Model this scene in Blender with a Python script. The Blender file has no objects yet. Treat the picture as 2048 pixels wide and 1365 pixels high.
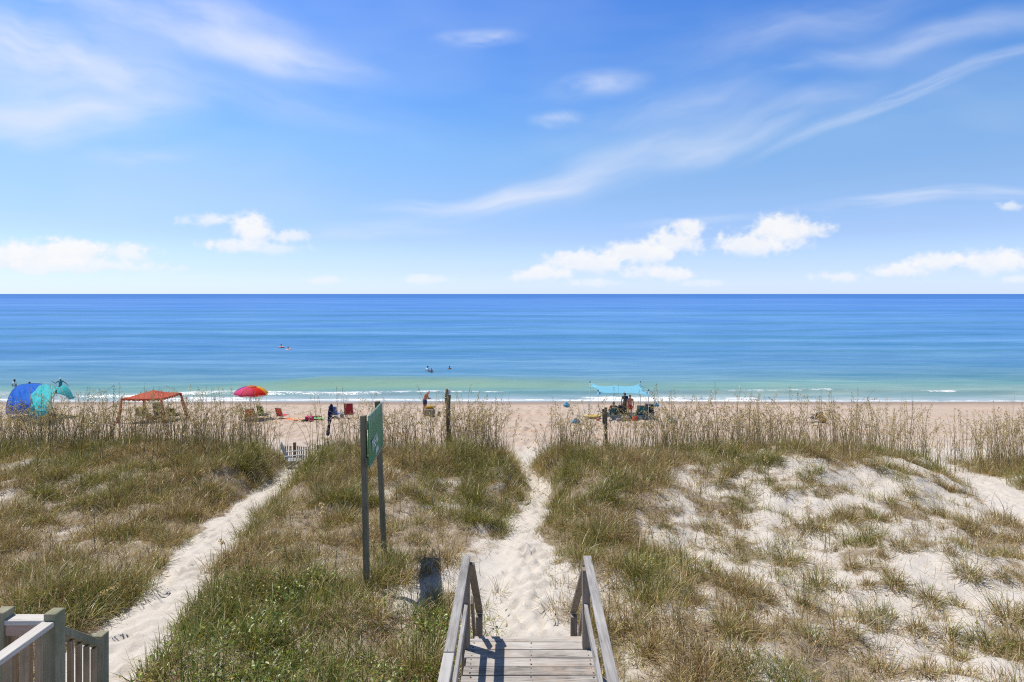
import bpy, bmesh, math, random
import numpy as np
from mathutils import Vector, Matrix, Quaternion
R = math.radians
random.seed(7)
rng = np.random.default_rng(11)
SC = bpy.context.scene
COL = SC.collection

# ------------------------------------------------------------------ camera, world, sun, exposure
HC = 9.2            # camera height above the sea (m)
F = 1140.0          # focal length in pixels of the 2048 px wide photograph
cam_d = bpy.data.cameras.new('camera')
cam = bpy.data.objects.new('camera', cam_d); COL.objects.link(cam)
cam.location = (0, 0, HC); cam.rotation_euler = (R(90), 0, 0)
cam_d.sensor_width = 36; cam_d.lens = 36*F/2048
cam_d.shift_y = (588-682.5)/2048
cam_d.clip_start = 0.1; cam_d.clip_end = 60000
SC.camera = cam

SUN_DIR = Vector((-0.44, 0.21, 1.0)).normalized()
SUN_EL = math.asin(SUN_DIR.z); SUN_ROT = math.atan2(SUN_DIR.x, SUN_DIR.y)
sun_d = bpy.data.lights.new('sun', 'SUN'); sun_d.energy = 4.8; sun_d.angle = R(0.5); sun_d.color = (1.0, 0.95, 0.87)
sun = bpy.data.objects.new('sun', sun_d); COL.objects.link(sun)
sun.rotation_euler = SUN_DIR.to_track_quat('Z', 'Y').to_euler()

SC.view_settings.view_transform = 'Standard'; SC.view_settings.look = 'None'
SC.view_settings.exposure = 0.0; SC.view_settings.gamma = 1.0
try: SC.view_settings.use_curve_mapping = False
except Exception: pass
SC.cycles.max_bounces = 6; SC.cycles.diffuse_bounces = 3; SC.cycles.glossy_bounces = 2
SC.cycles.transparent_max_bounces = 8; SC.cycles.transmission_bounces = 4
SC.cycles.use_denoising = False; SC.cycles.filter_width = 1.15
SC.cycles.caustics_reflective = False; SC.cycles.caustics_refractive = False

# small expression language for shader nodes
class NT:
    def __init__(s, tree): s.t = tree; s.n = tree.nodes; s.l = tree.links
    def node(s, kind, **kw):
        n = s.n.new(kind)
        for k, v in kw.items(): setattr(n, k, v)
        return n
    def put(s, sock, v):
        if isinstance(v, E): s.l.new(v.s, sock)
        elif hasattr(v, 'is_output'): s.l.new(v, sock)
        else:
            if isinstance(v, (tuple, list)) and len(v) == 3 and sock.type == 'RGBA': v = (*v, 1)
            sock.default_value = v
    def m(s, op, *a, clamp=False):
        n = s.node('ShaderNodeMath', operation=op); n.use_clamp = clamp
        for i, v in enumerate(a): s.put(n.inputs[i], v)
        return E(s, n.outputs[0])
    def mix(s, f, a, b):
        n = s.node('ShaderNodeMix', data_type='RGBA'); s.put(n.inputs[0], f); s.put(n.inputs[6], a); s.put(n.inputs[7], b)
        return E(s, n.outputs[2])
    def mulc(s, a, b):
        n = s.node('ShaderNodeMix', data_type='RGBA', blend_type='MULTIPLY'); n.inputs[0].default_value = 1
        s.put(n.inputs[6], a); s.put(n.inputs[7], b); return E(s, n.outputs[2])
    def smooth(s, x, lo, hi):
        n = s.node('ShaderNodeMapRange', interpolation_type='SMOOTHSTEP'); s.put(n.inputs[0], x)
        s.put(n.inputs[1], lo); s.put(n.inputs[2], hi); n.inputs[3].default_value = 0; n.inputs[4].default_value = 1
        return E(s, n.outputs[0])
    def ramp(s, x, stops, interp='LINEAR'):
        n = s.node('ShaderNodeValToRGB'); s.put(n.inputs[0], x); cr = n.color_ramp; cr.interpolation = interp
        while len(cr.elements) < len(stops): cr.elements.new(0.5)
        for e, (p, c) in zip(cr.elements, stops): e.position = p; e.color = (*c, 1) if len(c) == 3 else c
        return E(s, n.outputs[0])
    def xyz(s, v):
        n = s.node('ShaderNodeSeparateXYZ'); s.put(n.inputs[0], v); return [E(s, o) for o in n.outputs]
    def vec(s, x, y, z=0.0):
        n = s.node('ShaderNodeCombineXYZ')
        for i, v in enumerate((x, y, z)): s.put(n.inputs[i], v)
        return E(s, n.outputs[0])
    def noise(s, v, scale, detail=4, rough=.55, dist=0.0, dim='3D'):
        n = s.node('ShaderNodeTexNoise', noise_dimensions=dim); s.put(n.inputs['Vector'], v); n.inputs['Scale'].default_value = scale
        n.inputs['Detail'].default_value = detail; n.inputs['Roughness'].default_value = rough; n.inputs['Distortion'].default_value = dist
        return E(s, n.outputs['Fac'])
    def mapv(s, v, scale=(1, 1, 1), rot=(0, 0, 0), loc=(0, 0, 0)):
        n = s.node('ShaderNodeMapping'); s.put(n.inputs[0], v); n.inputs['Scale'].default_value = scale
        n.inputs['Rotation'].default_value = rot; n.inputs['Location'].default_value = loc; return E(s, n.outputs[0])
    def attr(s, name, out='Fac'):
        n = s.node('ShaderNodeAttribute'); n.attribute_name = name; return E(s, n.outputs[out])
class E:
    def __init__(s, nt, sock): s.nt = nt; s.s = sock
    def __add__(s, o): return s.nt.m('ADD', s, o)
    def __radd__(s, o): return s.nt.m('ADD', s, o)
    def __sub__(s, o): return s.nt.m('SUBTRACT', s, o)
    def __rsub__(s, o): return s.nt.m('SUBTRACT', o, s)
    def __mul__(s, o): return s.nt.m('MULTIPLY', s, o)
    def __rmul__(s, o): return s.nt.m('MULTIPLY', s, o)
    def __truediv__(s, o): return s.nt.m('DIVIDE', s, o)
    def __rtruediv__(s, o): return s.nt.m('DIVIDE', o, s)

SKY_STRENGTH = 0.10
def kc(r, g, b): return (r/SKY_STRENGTH, g/SKY_STRENGTH, b/SKY_STRENGTH)
SKY_TINT = [(0.0, (1.30, 1.62, 2.75)), (.025, (1.06, 1.26, 2.05)), (.06, (1.04, 1.14, 1.58)), (.105, (1.08, 1.24, 1.52)),
            (.158, (1.06, 1.38, 1.65)), (.21, (.80, 1.27, 1.8)), (.30, (.60, 1.12, 1.9)), (.42, (.56, .60, .66)), (.6, (.52, .50, .47))]
# (px, py) name a direction in the sky as seen by the photograph; radii in the same units; tilt in degrees; strength; grain
CIRRUS = [
 (60, 125, 430, 110, -12, 1.0, 5), (150, 150, 330, 60, -18, .60, 4), (500, 200, 500, 60, -8, .22, 7), (1600, 60, 420, 70, 12, .26, 6), (1350, 210, 330, 60, 14, .22, 7), (330, 45, 520, 95, -12, .62, 4), (20, 245, 460, 85, 0, .62, 6), (560, 112, 260, 52, -8, .75, 6), (420, 95, 260, 40, -20, .35, 6), (120, 232, 330, 32, 2, .70, 9),
 (120, 270, 260, 50, 6, .35, 8), (270, 320, 160, 26, 0, .28, 8), (965, 60, 110, 24, 2, .45, 6), (1200, 162, 130, 34, 3, .42, 6),
 (1115, 226, 70, 24, 3, .42, 6), (1820, 195, 420, 20, 22, .55, 8), (1500, 270, 360, 52, 20, .36, 6), (1250, 320, 420, 70, 18, .34, 6),
 (1030, 385, 300, 36, 12, .62, 8), (850, 410, 170, 20, 2, .30, 8), (1900, 80, 320, 44, 14, .34, 5), (1700, 120, 200, 30, 8, .25, 6), (1850, 402, 330, 20, 4, .55, 8),
 (1400, 440, 200, 14, 4, .3, 9), (780, 455, 200, 26, 2, .28, 8), (700, 470, 120, 20, 2, .2, 8)]
CUMULUS = [
 (50, 515, 95, 34, 1), (140, 508, 80, 32, 1), (240, 505, 75, 30, .9), (160, 535, 200, 18, .75),
 (412, 442, 58, 18, .8), (505, 466, 72, 36, 1), (455, 492, 75, 20, .9), (575, 474, 45, 20, .75), (520, 500, 110, 16, .6),
 (650, 562, 50, 12, .6), (855, 560, 48, 11, .6), (1088, 548, 62, 18, .95), (1180, 528, 90, 24, .9), (1275, 508, 95, 24, .95), (1355, 485, 62, 30, 1), (1382, 460, 40, 20, .95),
 (1318, 548, 62, 18, .95), (1195, 568, 60, 10, .6), (1560, 462, 92, 34, 1), (1502, 492, 70, 26, .95), (1620, 462, 55, 22, .85), (1415, 568, 45, 9, .5),
 (1668, 556, 62, 16, .85), (1800, 542, 62, 20, .9), (1880, 524, 55, 22, .9), (1985, 524, 90, 28, .95), (2035, 560, 30, 12, .6), (2022, 413, 30, 12, .7)]

def build_world():
    w = bpy.data.worlds.new('World'); SC.world = w; w.use_nodes = True
    t = NT(w.node_tree); t.n.clear()
    out = t.node('ShaderNodeOutputWorld'); bg = t.node('ShaderNodeBackground')
    sky = t.node('ShaderNodeTexSky', sky_type='NISHITA'); sky.sun_disc = False
    sky.sun_elevation = SUN_EL; sky.sun_rotation = SUN_ROT; sky.altitude = 10
    sky.air_density = 1.0; sky.dust_density = 0.35; sky.ozone_density = 2.0
    tc = t.node('ShaderNodeTexCoord')
    x, y, z = t.xyz(tc.outputs['Generated'])
    ay = t.m('MAXIMUM', t.m('ABSOLUTE', y), 0.02)
    u = x/ay; v = z/ay                        # tangent-plane direction coordinates of the sky over the sea
    el = t.m('ARCSINE', z)
    # deeper, more saturated blue upwards than the clear-sky model gives
    tint = t.ramp(t.m('DIVIDE', el, R(90)), SKY_TINT)
    base = t.mulc(sky.outputs[0], tint)
    # veil of pale haze near the horizon
    hz = t.m('POWER', 1.0 - t.smooth(v, 0.0, .14), 1.5)*.42
    c1 = t.mix(hz, base, kc(.64, .76, .95))
    t.put(bg.inputs[0], c1); bg.inputs[1].default_value = SKY_STRENGTH
    t.l.new(bg.outputs[0], out.inputs[0])
build_world()

# ------------------------------------------------------------------ shared helpers
def tag(o, label=None, cat=None, group=None, kind=None):
    if label: o['label'] = label
    if cat: o['category'] = cat
    if group: o['group'] = group
    if kind: o['kind'] = kind
    return o
def empty(name, loc, label, cat, group=None, rz=0.0):
    o = bpy.data.objects.new(name, None); COL.objects.link(o); o.location = loc; o.rotation_euler = (0, 0, rz)
    o.empty_display_size = .2
    return tag(o, label, cat, group)
def link(name, me, mats, parent=None, loc=None, smooth=False):
    o = bpy.data.objects.new(name, me); COL.objects.link(o)
    if parent is not None: o.parent = parent
    if loc is not None: o.location = loc
    if mats is not None:
        for m in (mats if isinstance(mats, (list, tuple)) else [mats]): me.materials.append(m)
    if smooth: me.polygons.foreach_set('use_smooth', [True]*len(me.polygons))
    return o

class MB:
    """collects shapes and links them as one mesh"""
    def __init__(s): s.v = []; s.f = []; s.mi = []; s.sm = []
    def add(s, vs, fs, mi=0, smooth=False):
        b = len(s.v); s.v += [tuple(p) for p in vs]
        for f in fs: s.f.append(tuple(b+i for i in f)); s.mi.append(mi); s.sm.append(smooth)
        return s
    def box(s, c, size, rot=None, bev=0.0, mi=0):
        hx, hy, hz = (k/2 for k in size); c = Vector(c)
        if bev <= 0:
            vs = [Vector((x*hx, y*hy, z*hz)) for x in (-1, 1) for y in (-1, 1) for z in (-1, 1)]
            fs = [(0, 1, 3, 2), (4, 6, 7, 5), (0, 4, 5, 1), (2, 3, 7, 6), (0, 2, 6, 4), (1, 5, 7, 3)]
        else:
            bm = bmesh.new(); bmesh.ops.create_cube(bm, size=2)
            for v in bm.verts: v.co = Vector((v.co.x*hx, v.co.y*hy, v.co.z*hz))
            bmesh.ops.bevel(bm, geom=bm.edges[:], offset=bev, segments=1, affect='EDGES')
            bm.verts.index_update(); vs = [v.co.copy() for v in bm.verts]; fs = [[v.index for v in f.verts] for f in bm.faces]; bm.free()
        if rot is not None: vs = [rot @ p for p in vs]
        return s.add([p+c for p in vs], fs, mi)
    def bar(s, a, b, w, h, up=(0, 0, 1), bev=0.0, mi=0):
        """rectangular bar from a to b: w across, h along 'up'"""
        a = Vector(a); b = Vector(b); d = (b-a); L = d.length; d.normalize(); up = Vector(up)
        sx = d.cross(up)
        if sx.length < 1e-4: sx = d.cross(Vector((0, 1, 0)))
        sx.normalize(); uz = sx.cross(d)
        rot = Matrix((sx, d, uz)).transposed()
        return s.box((a+b)/2, (w, L, h), rot, bev, mi)
    def tube(s, pts, r, seg=8, caps=True, mi=0, smooth=True):
        pts = [Vector(p) for p in pts]; n = len(pts); rs = r if isinstance(r, (list, tuple)) else [r]*n
        vs = []; fs = []; prev = None
        for i, p in enumerate(pts):
            d = (pts[min(i+1, n-1)]-pts[max(i-1, 0)]).normalized()
            if prev is None:
                prev = d.orthogonal().normalized()
            else:
                prev = (prev - d*prev.dot(d)); prev = prev.normalized() if prev.length > 1e-6 else d.orthogonal().normalized()
            q = d.cross(prev)
            for k in range(seg):
                a = 2*math.pi*k/seg; vs.append(p+(prev*math.cos(a)+q*math.sin(a))*rs[i])
        for i in range(n-1):
            for k in range(seg):
                k2 = (k+1) % seg; fs.append((i*seg+k, i*seg+k2, (i+1)*seg+k2, (i+1)*seg+k))
        if caps: fs.append(tuple(range(seg))[::-1]); fs.append(tuple((n-1)*seg+k for k in range(seg)))
        return s.add(vs, fs, mi, smooth)
    def ball(s, c, r, seg=10, rings=6, rot=None, mi=0):
        c = Vector(c); r = (r, r, r) if isinstance(r, (int, float)) else r
        vs = [Vector((0, 0, r[2]))]
        for i in range(1, rings):
            t = math.pi*i/rings
            for k in range(seg):
                a = 2*math.pi*k/seg; vs.append(Vector((math.sin(t)*math.cos(a)*r[0], math.sin(t)*math.sin(a)*r[1], math.cos(t)*r[2])))
        vs.append(Vector((0, 0, -r[2]))); L = len(vs)-1; fs = []
        for k in range(seg):
            k2 = (k+1) % seg; fs.append((0, 1+k, 1+k2)); fs.append((L, L-seg+k2, L-seg+k))
            for i in range(rings-2):
                fs.append((1+i*seg+k, 1+(i+1)*seg+k, 1+(i+1)*seg+k2, 1+i*seg+k2))
        if rot is not None: vs = [rot @ p for p in vs]
        return s.add([p+c for p in vs], fs, mi, True)
    def capsule(s, a, b, ra, rb, seg=10):
        a = Vector(a); b = Vector(b); d = b-a; L = max(d.length, 1e-4); d = d/L
        pts = [a-d*ra*.98, a-d*ra*.8, a-d*ra*.4, a, b, b+d*rb*.4, b+d*rb*.8, b+d*rb*.98]
        rs = [ra*.2, ra*.6, ra*.917, ra, rb, rb*.917, rb*.6, rb*.2]
        return s.tube(pts, rs, seg)
    def sheet(s, grid, thick=0.0, mi=0, smooth=True):
        """grid[i][j] of points; with thickness it becomes a closed slab"""
        n, m = len(grid), len(grid[0]); P = [Vector(p) for row in grid for p in row]
        fs = [(i*m+j, (i+1)*m+j, (i+1)*m+j+1, i*m+j+1) for i in range(n-1) for j in range(m-1)]
        if thick <= 0: return s.add(P, fs, mi, smooth)
        N = [Vector((0, 0, 0)) for _ in P]
        for f in fs:
            nn = (P[f[2]]-P[f[0]]).cross(P[f[3]]-P[f[1]])
            for i in f: N[i] += nn
        N = [k.normalized() if k.length > 0 else Vector((0, 0, 1)) for k in N]
        Q = [p-k*thick for p, k in zip(P, N)]; o = len(P)
        fs2 = fs+[tuple(o+i for i in f[::-1]) for f in fs]
        edge = [(i, 0, i+1, 0) for i in range(n-1)]+[(n-1, j, n-1, j+1) for j in range(m-1)]+[(i+1, m-1, i, m-1) for i in range(n-1)]+[(0, j+1, 0, j) for j in range(m-1)]
        for (i, j, k, l) in edge:
            a, b = i*m+j, k*m+l; fs2.append((b, a, o+a, o+b))
        return s.add(P+Q, fs2, mi, smooth)
    def build(s, name, mat, parent=None, loc=None):
        me = bpy.data.meshes.new(name); me.from_pydata(s.v, [], s.f)
        me.polygons.foreach_set('material_index', s.mi); me.polygons.foreach_set('use_smooth', s.sm); me.update()
        bm = bmesh.new(); bm.from_mesh(me); bmesh.ops.recalc_face_normals(bm, faces=bm.faces[:]); bm.to_mesh(me); bm.free()
        return link(name, me, mat, parent, loc)

# numpy value noise (for the lie of the land and where plants stand)
def _hash(ix, iy, seed):
    h = (ix.astype(np.int64)*374761393 + iy.astype(np.int64)*668265263 + seed*974634777) & 0xFFFFFFFF
    h = ((h ^ (h >> 13))*1274126177) & 0xFFFFFFFF
    return ((h ^ (h >> 16)) & 0xFFFFFF)/float(0xFFFFFF)
def vnoise(x, y, seed=0):
    ix = np.floor(x); iy = np.floor(y); fx = x-ix; fy = y-iy
    fx = fx*fx*fx*(fx*(fx*6-15)+10); fy = fy*fy*fy*(fy*(fy*6-15)+10)
    a = _hash(ix, iy, seed); b = _hash(ix+1, iy, seed); c = _hash(ix, iy+1, seed); d = _hash(ix+1, iy+1, seed)
    return (a*(1-fx)+b*fx)*(1-fy)+(c*(1-fx)+d*fx)*fy
def fbm(x, y, seed=0, oct=4, g=.5):
    t = 0; a = 1; n = 0
    for i in range(oct):
        t = t+a*vnoise(x*2**i+13.7*i, y*2**i-7.1*i, seed+i); n += a; a *= g
    return t/n
def sstep(x, lo, hi):
    t = np.clip((x-lo)/(hi-lo), 0, 1); return t*t*(3-2*t)

# ------------------------------------------------------------------ materials
MATS = {}
def newmat(name):
    m = bpy.data.materials.new(name); m.use_nodes = True; t = NT(m.node_tree); t.n.clear()
    out = t.node('ShaderNodeOutputMaterial'); MATS[name] = m
    return m, t, out
def principled(t, out, color, rough=.6, spec=.3, bump=None, bump_s=.3, bump_d=.01, **kw):
    b = t.node('ShaderNodeBsdfPrincipled'); t.put(b.inputs['Base Color'], color); t.put(b.inputs['Roughness'], rough)
    t.put(b.inputs['Specular IOR Level'], spec)
    for k, v in kw.items(): t.put(b.inputs[k], v)
    if bump is not None:
        bn = t.node('ShaderNodeBump'); bn.inputs['Strength'].default_value = bump_s; bn.inputs['Distance'].default_value = bump_d
        t.put(bn.inputs['Height'], bump); t.l.new(bn.outputs[0], b.inputs['Normal'])
    t.l.new(b.outputs[0], out.inputs[0]); return b
def objco(t): return E(t, t.node('ShaderNodeTexCoord').outputs['Object'])
def geopos(t): return E(t, t.node('ShaderNodeNewGeometry').outputs['Position'])
def island(t): return E(t, t.node('ShaderNodeNewGeometry').outputs['Random Per Island'])

def mat_plain(name, c, rough=.6, var=.12, spec=.3, scale=6, transl=0.0):
    m, t, out = newmat(name); n = t.noise(objco(t), scale, 4)
    col = t.mix(n, tuple(k*(1-var) for k in c), tuple(min(1, k*(1+var)) for k in c))
    b = principled(t, out, col, rough, spec, bump=t.noise(objco(t), 60, 2), bump_s=.15, bump_d=.003)
    if transl > 0:
        tr = t.node('ShaderNodeBsdfTranslucent'); t.put(tr.inputs[0], col); mx = t.node('ShaderNodeMixShader'); mx.inputs[0].default_value = transl
        t.l.new(b.outputs[0], mx.inputs[1]); t.l.new(tr.outputs[0], mx.inputs[2]); t.l.new(mx.outputs[0], out.inputs[0])
    return m
def mat_cloth(name, c, transl=.3, var=.1, wrinkle=.4):
    m, t, out = newmat(name); o = objco(t); n = t.noise(o, 3, 4)
    col = t.mix(n, tuple(k*(1-var) for k in c), tuple(min(1, k*(1+var)) for k in c))
    b = principled(t, out, col, .7, .2, bump=t.noise(o, 5, 4, .6, .6), bump_s=wrinkle, bump_d=.05)
    tr = t.node('ShaderNodeBsdfTranslucent'); t.put(tr.inputs[0], col); mx = t.node('ShaderNodeMixShader'); mx.inputs[0].default_value = transl
    t.l.new(b.outputs[0], mx.inputs[1]); t.l.new(tr.outputs[0], mx.inputs[2]); t.l.new(mx.outputs[0], out.inputs[0])
    return m
def mat_wood(name, lo, hi, axis='Y', stain=None, knots=True):
    """weathered timber: grain runs along the axis; every plank differs"""
    m, t, out = newmat(name); r = island(t); o = objco(t)
    sc = {'X': (.9, 14, 14), 'Y': (14, .9, 14), 'Z': (14, 14, .9)}[axis]
    off = t.vec(r*37.0, r*19.0, r*53.0)
    va = t.node('ShaderNodeVectorMath', operation='ADD'); t.put(va.inputs[0], o); t.put(va.inputs[1], off); p = E(t, va.outputs[0])
    q = t.mapv(p, scale=sc)
    g = t.noise(q, 2.2, 8, .7, .5); g2 = t.noise(q, 7.0, 4, .6)
    big = t.noise(p, 1.6, 3)
    f = t.m('ADD', g*.6+g2*.25, (r-.5)*.35+(big-.5)*.5)
    col = t.ramp(f, [(.16, tuple(k*.34 for k in lo)), (.36, lo), (.62, hi), (.85, tuple(min(1, k*1.15) for k in hi))])
    crack = t.smooth(t.noise(t.mapv(p, scale=tuple(k*1.6 for k in sc)), 3.0, 3, .5), .33, .27)
    col = t.mix(crack*.7, col, tuple(k*.25 for k in lo))
    if stain is not None:
        s = t.smooth(t.noise(p, 2.3, 5, .6), .48, .66); col = t.mix(s*.75, col, stain)
    if knots:
        w = t.node('ShaderNodeTexVoronoi', feature='F1'); t.put(w.inputs['Vector'], t.mapv(p, scale={'X': (.45, 3, 3), 'Y': (3, .45, 3), 'Z': (3, 3, .45)}[axis])); w.inputs['Scale'].default_value = 2.4
        k = t.smooth(E(t, w.outputs['Distance']), .13, .05); col = t.mix(k*.7, col, tuple(c*.3 for c in lo))
    principled(t, out, col, .82, .2, bump=g*.7+g2*.5-crack, bump_s=.5, bump_d=.006)
    return m

def mat_sand():
    m, t, out = newmat('sand'); p = geopos(t); x, y, z = t.xyz(p)
    n = t.noise(p, .55, 6, .6); nf = t.noise(p, 30, 3, .6); ng = t.noise(p, 220, 2, .6)
    dune = t.mix(n, (.54, .49, .435), (.645, .60, .545))
    beach = t.mix(t.noise(t.mapv(p, scale=(.35, 1, 1)), .5, 6, .65), (.46, .36, .285), (.56, .455, .37))
    k = t.smooth(y + (n-.5)*5.0, 25.0, 31.0)
    col = t.mix(k, dune, beach)
    # wrack and trampled streaks along the beach
    st = t.smooth(t.noise(t.mapv(p, scale=(.25, 1.5, 1)), 1.1, 5, .65), .54, .68)
    col = t.mix(st*k*.5, col, (.60, .50, .42))
    pk = t.smooth(t.noise(t.mapv(p, scale=(.2, 1.2, 1), loc=(9, 4, 0)), .7, 4, .6), .50, .66)
    col = t.mix(pk*k*.55, col, (.50, .335, .235))
    veg = t.attr('litter'); lit = t.mix(t.noise(p, 9, 4, .6), (.17, .12, .07), (.34, .265, .18))
    col = t.mix(t.smooth(veg + (t.noise(p, 5, 5, .65)-.5)*.8, .35, .85)*.8, col, lit)
    sp = t.smooth(t.noise(p, 70, 2, .5), .66, .72); col = t.mix(sp*.35, col, (.2, .155, .11))
    col = t.mulc(col, t.ramp(nf*.5+ng*.5, [(.3, (.86, .86, .86)), (.7, (1.06, 1.06, 1.06))]))
    wet = t.smooth(z + (t.noise(t.mapv(p, scale=(.06, .3, 1)), 1.0, 4)-.5)*.22, .36, .12)
    col = t.mix(wet, col, (.30, .225, .175))
    damp = t.smooth(z + (t.noise(t.mapv(p, scale=(.05, .3, 1)), 1.0, 3)-.5)*.10, .12, .05)
    # dimples and footprints
    vo = t.node('ShaderNodeTexVoronoi', feature='SMOOTH_F1'); t.put(vo.inputs['Vector'], t.mapv(p, scale=(1, .75, .2))); vo.inputs['Scale'].default_value = 2.6
    foot = t.smooth(E(t, vo.outputs['Distance']), .08, .5)*(.55+k*.45)
    h = (foot*.5 + t.noise(p, 6, 5, .6)*.35 + t.noise(p, 45, 3, .6)*.06)*(1.0-wet*.95)
    b = principled(t, out, col, t.mix(damp, (.92,)*3, (.12,)*3), .25, bump=h, bump_s=.75, bump_d=.09)
    return m

def mat_water():
    m, t, out = newmat('sea_water'); p = geopos(t); x, y, z = t.xyz(p)
    c = t.attr('wcol', 'Color'); near = t.attr('shore'); foamy = t.attr('foam'); green = t.attr('wgreen')
    # wind streaks: longer than they are wide, at several sizes
    s1 = t.noise(t.mapv(p, scale=(.012, .05, 0)), 1.0, 6, .62)
    s2 = t.noise(t.mapv(p, scale=(.10, .55, 0)), 1.0, 6, .62)
    s3 = t.noise(t.mapv(p, scale=(.0016, .006, 0)), 1.0, 5, .6)
    s4 = t.noise(t.mapv(p, scale=(.035, .32, 0)), 1.0, 5, .68); s5 = t.noise(t.mapv(p, scale=(.006, .045, 0), loc=(40, 7, 0)), 1.0, 6, .72)
    f = (s4-.5)*1.0*t.smooth(y, 700.0, 120.0)+(s5-.5)*1.1*t.smooth(y, 3500.0, 500.0)+(s1-.5)*.8+(s2-.5)*.9*t.smooth(y, 420.0, 90.0)+(s3-.5)*1.0
    col = t.mulc(c, t.ramp(f+.5, [(.22, (.66, .80, .90)), (.5, (1, 1, 1)), (.78, (1.42, 1.25, 1.12))]))
    col = t.mix(t.attr('swell_shade')*.62, col, (.045, .19, .30))  # weaker sky reflection on swell fronts, painted in as darker teal
    col = t.mix(green, col, (.28, .42, .26))
    # foam: lacy where the wave runs up, flecks on the breaking crest
    q = t.mapv(p, scale=(.55, 1.0, 0))
    l1 = t.noise(q, 1.3, 7, .68, .8); l2 = t.noise(q, 5.5, 5, .7, .6)
    lace = t.smooth(l1*.55+l2*.45+foamy*.62, .74, .92)
    col = t.mix(lace, col, (.80, .80, .80))
    near_k = t.smooth(y, 400.0, 45.0)
    bh = t.noise(t.mapv(p, scale=(.5, 1.15, 0)), 1.0, 7, .66)*.5 + t.noise(t.mapv(p, scale=(.09, .22, 0)), 1.0, 4, .6)*1.4
    bn = t.node('ShaderNodeBump'); bn.inputs['Strength'].default_value = .5; bn.inputs['Distance'].default_value = .4; t.put(bn.inputs['Height'], bh*t.smooth(y, 300.0, 60.0))
    d = t.node('ShaderNodeBsdfDiffuse'); t.put(d.inputs[0], col); t.l.new(bn.outputs[0], d.inputs['Normal'])
    g = t.node('ShaderNodeBsdfGlossy'); g.inputs['Roughness'].default_value = .20; t.l.new(bn.outputs[0], g.inputs['Normal'])
    mx = t.node('ShaderNodeMixShader'); t.put(mx.inputs[0], (1.0-lace)*.075); t.l.new(d.outputs[0], mx.inputs[1]); t.l.new(g.outputs[0], mx.inputs[2]); t.l.new(mx.outputs[0], out.inputs[0])
    return m

def mat_grass(name='grass', transl=.33):
    m, t, out = newmat(name); c = t.attr('Col', 'Color')
    d = t.node('ShaderNodeBsdfDiffuse'); t.put(d.inputs[0], c)
    tr = t.node('ShaderNodeBsdfTranslucent'); t.put(tr.inputs[0], t.mulc(c, (1.0, 1.05, .7)))
    mx = t.node('ShaderNodeMixShader'); mx.inputs[0].default_value = transl
    t.l.new(d.outputs[0], mx.inputs[1]); t.l.new(tr.outputs[0], mx.inputs[2])
    g = t.node('ShaderNodeBsdfGlossy'); g.inputs['Roughness'].default_value = .38; t.put(g.inputs[0], (.9, .9, .85))
    m2 = t.node('ShaderNodeMixShader'); m2.inputs[0].default_value = .045
    t.l.new(mx.outputs[0], m2.inputs[1]); t.l.new(g.outputs[0], m2.inputs[2]); t.l.new(m2.outputs[0], out.inputs[0])
    return m
M_SAND = mat_sand(); M_WATER = mat_water(); M_GRASS = mat_grass()
M_DECK = mat_wood('weathered_deck_boards', (.40, .365, .33), (.70, .655, .61), 'X', stain=(.46, .37, .29))
M_RAIL = mat_wood('weathered_rail', (.25, .235, .225), (.47, .45, .435), 'Y')
M_POST = mat_wood('weathered_post', (.19, .155, .12), (.33, .28, .225), 'Z')
M_SIGNPOST = mat_wood('green_grey_post', (.165, .15, .10), (.29, .26, .175), 'Z')
M_TREATED = mat_wood('treated_timber', (.22, .21, .14), (.36, .335, .24), 'Z', stain=(.19, .21, .125))
M_CAPX = mat_wood('pale_cap_across', (.46, .43, .39), (.68, .65, .61), 'X', knots=False)
M_CAPY = mat_wood('pale_cap_along', (.46, .43, .39), (.68, .65, .61), 'Y', knots=False)
M_PINK = mat_wood('pinkish_board', (.36, .25, .20), (.52, .39, .32), 'X')
M_PICKET = mat_wood('picket_timber', (.32, .235, .155), (.50, .385, .265), 'Z', stain=(.22, .20, .14))
M_DRIFT = mat_wood('old_brown_post', (.17, .125, .075), (.36, .27, .16), 'Z', stain=(.38, .31, .15))
M_SLAT = mat_wood('grey_fence_slat', (.13, .11, .09), (.27, .24, .20), 'Z', knots=False)
M_NAIL = mat_plain('rusty_nail', (.07, .045, .03), .7)

# ------------------------------------------------------------------ the lie of the land
def path_left(y):  return np.interp(y, [4, 7, 8.8, 11, 13, 16, 19.1, 22.3, 26], [-5.3, -5.5, -5.85, -6.2, -6.75, -7.35, -7.62, -8.2, -8.7])
def path_mid(y):   return np.interp(y, [6, 9, 10.1, 12, 14.9, 17.6, 22.5, 27.5, 31], [.17, .2, .2, .26, .48, .76, .52, .30, .35])
def path_right(y): return np.interp(y, [10, 14.5, 17, 20, 23, 27], [11.4, 13.3, 14.5, 15.9, 17.1, 18.4])
def w_left(y):  return np.interp(y, [6, 9, 13, 22, 26], [.58, .54, .46, .56, .6])
def w_mid(y):   return np.interp(y, [7, 9, 11, 14, 20, 24, 28], [.80, .60, .40, .37, .31, .30, .5])
def w_right(y): return np.interp(y, [12, 16, 23, 27], [.55, .8, .85, 1.0])
BY = [-60, 2, 6, 8.5, 11, 16, 20, 24, 28, 31, 35, 48.8, 60, 90, 200]
BZ = [4.6, 4.25, 4.05, 3.95, 3.85, 3.28, 2.72, 2.05, 1.68, 1.5, 1.2, 0.0, -.95, -3, -8]
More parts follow.
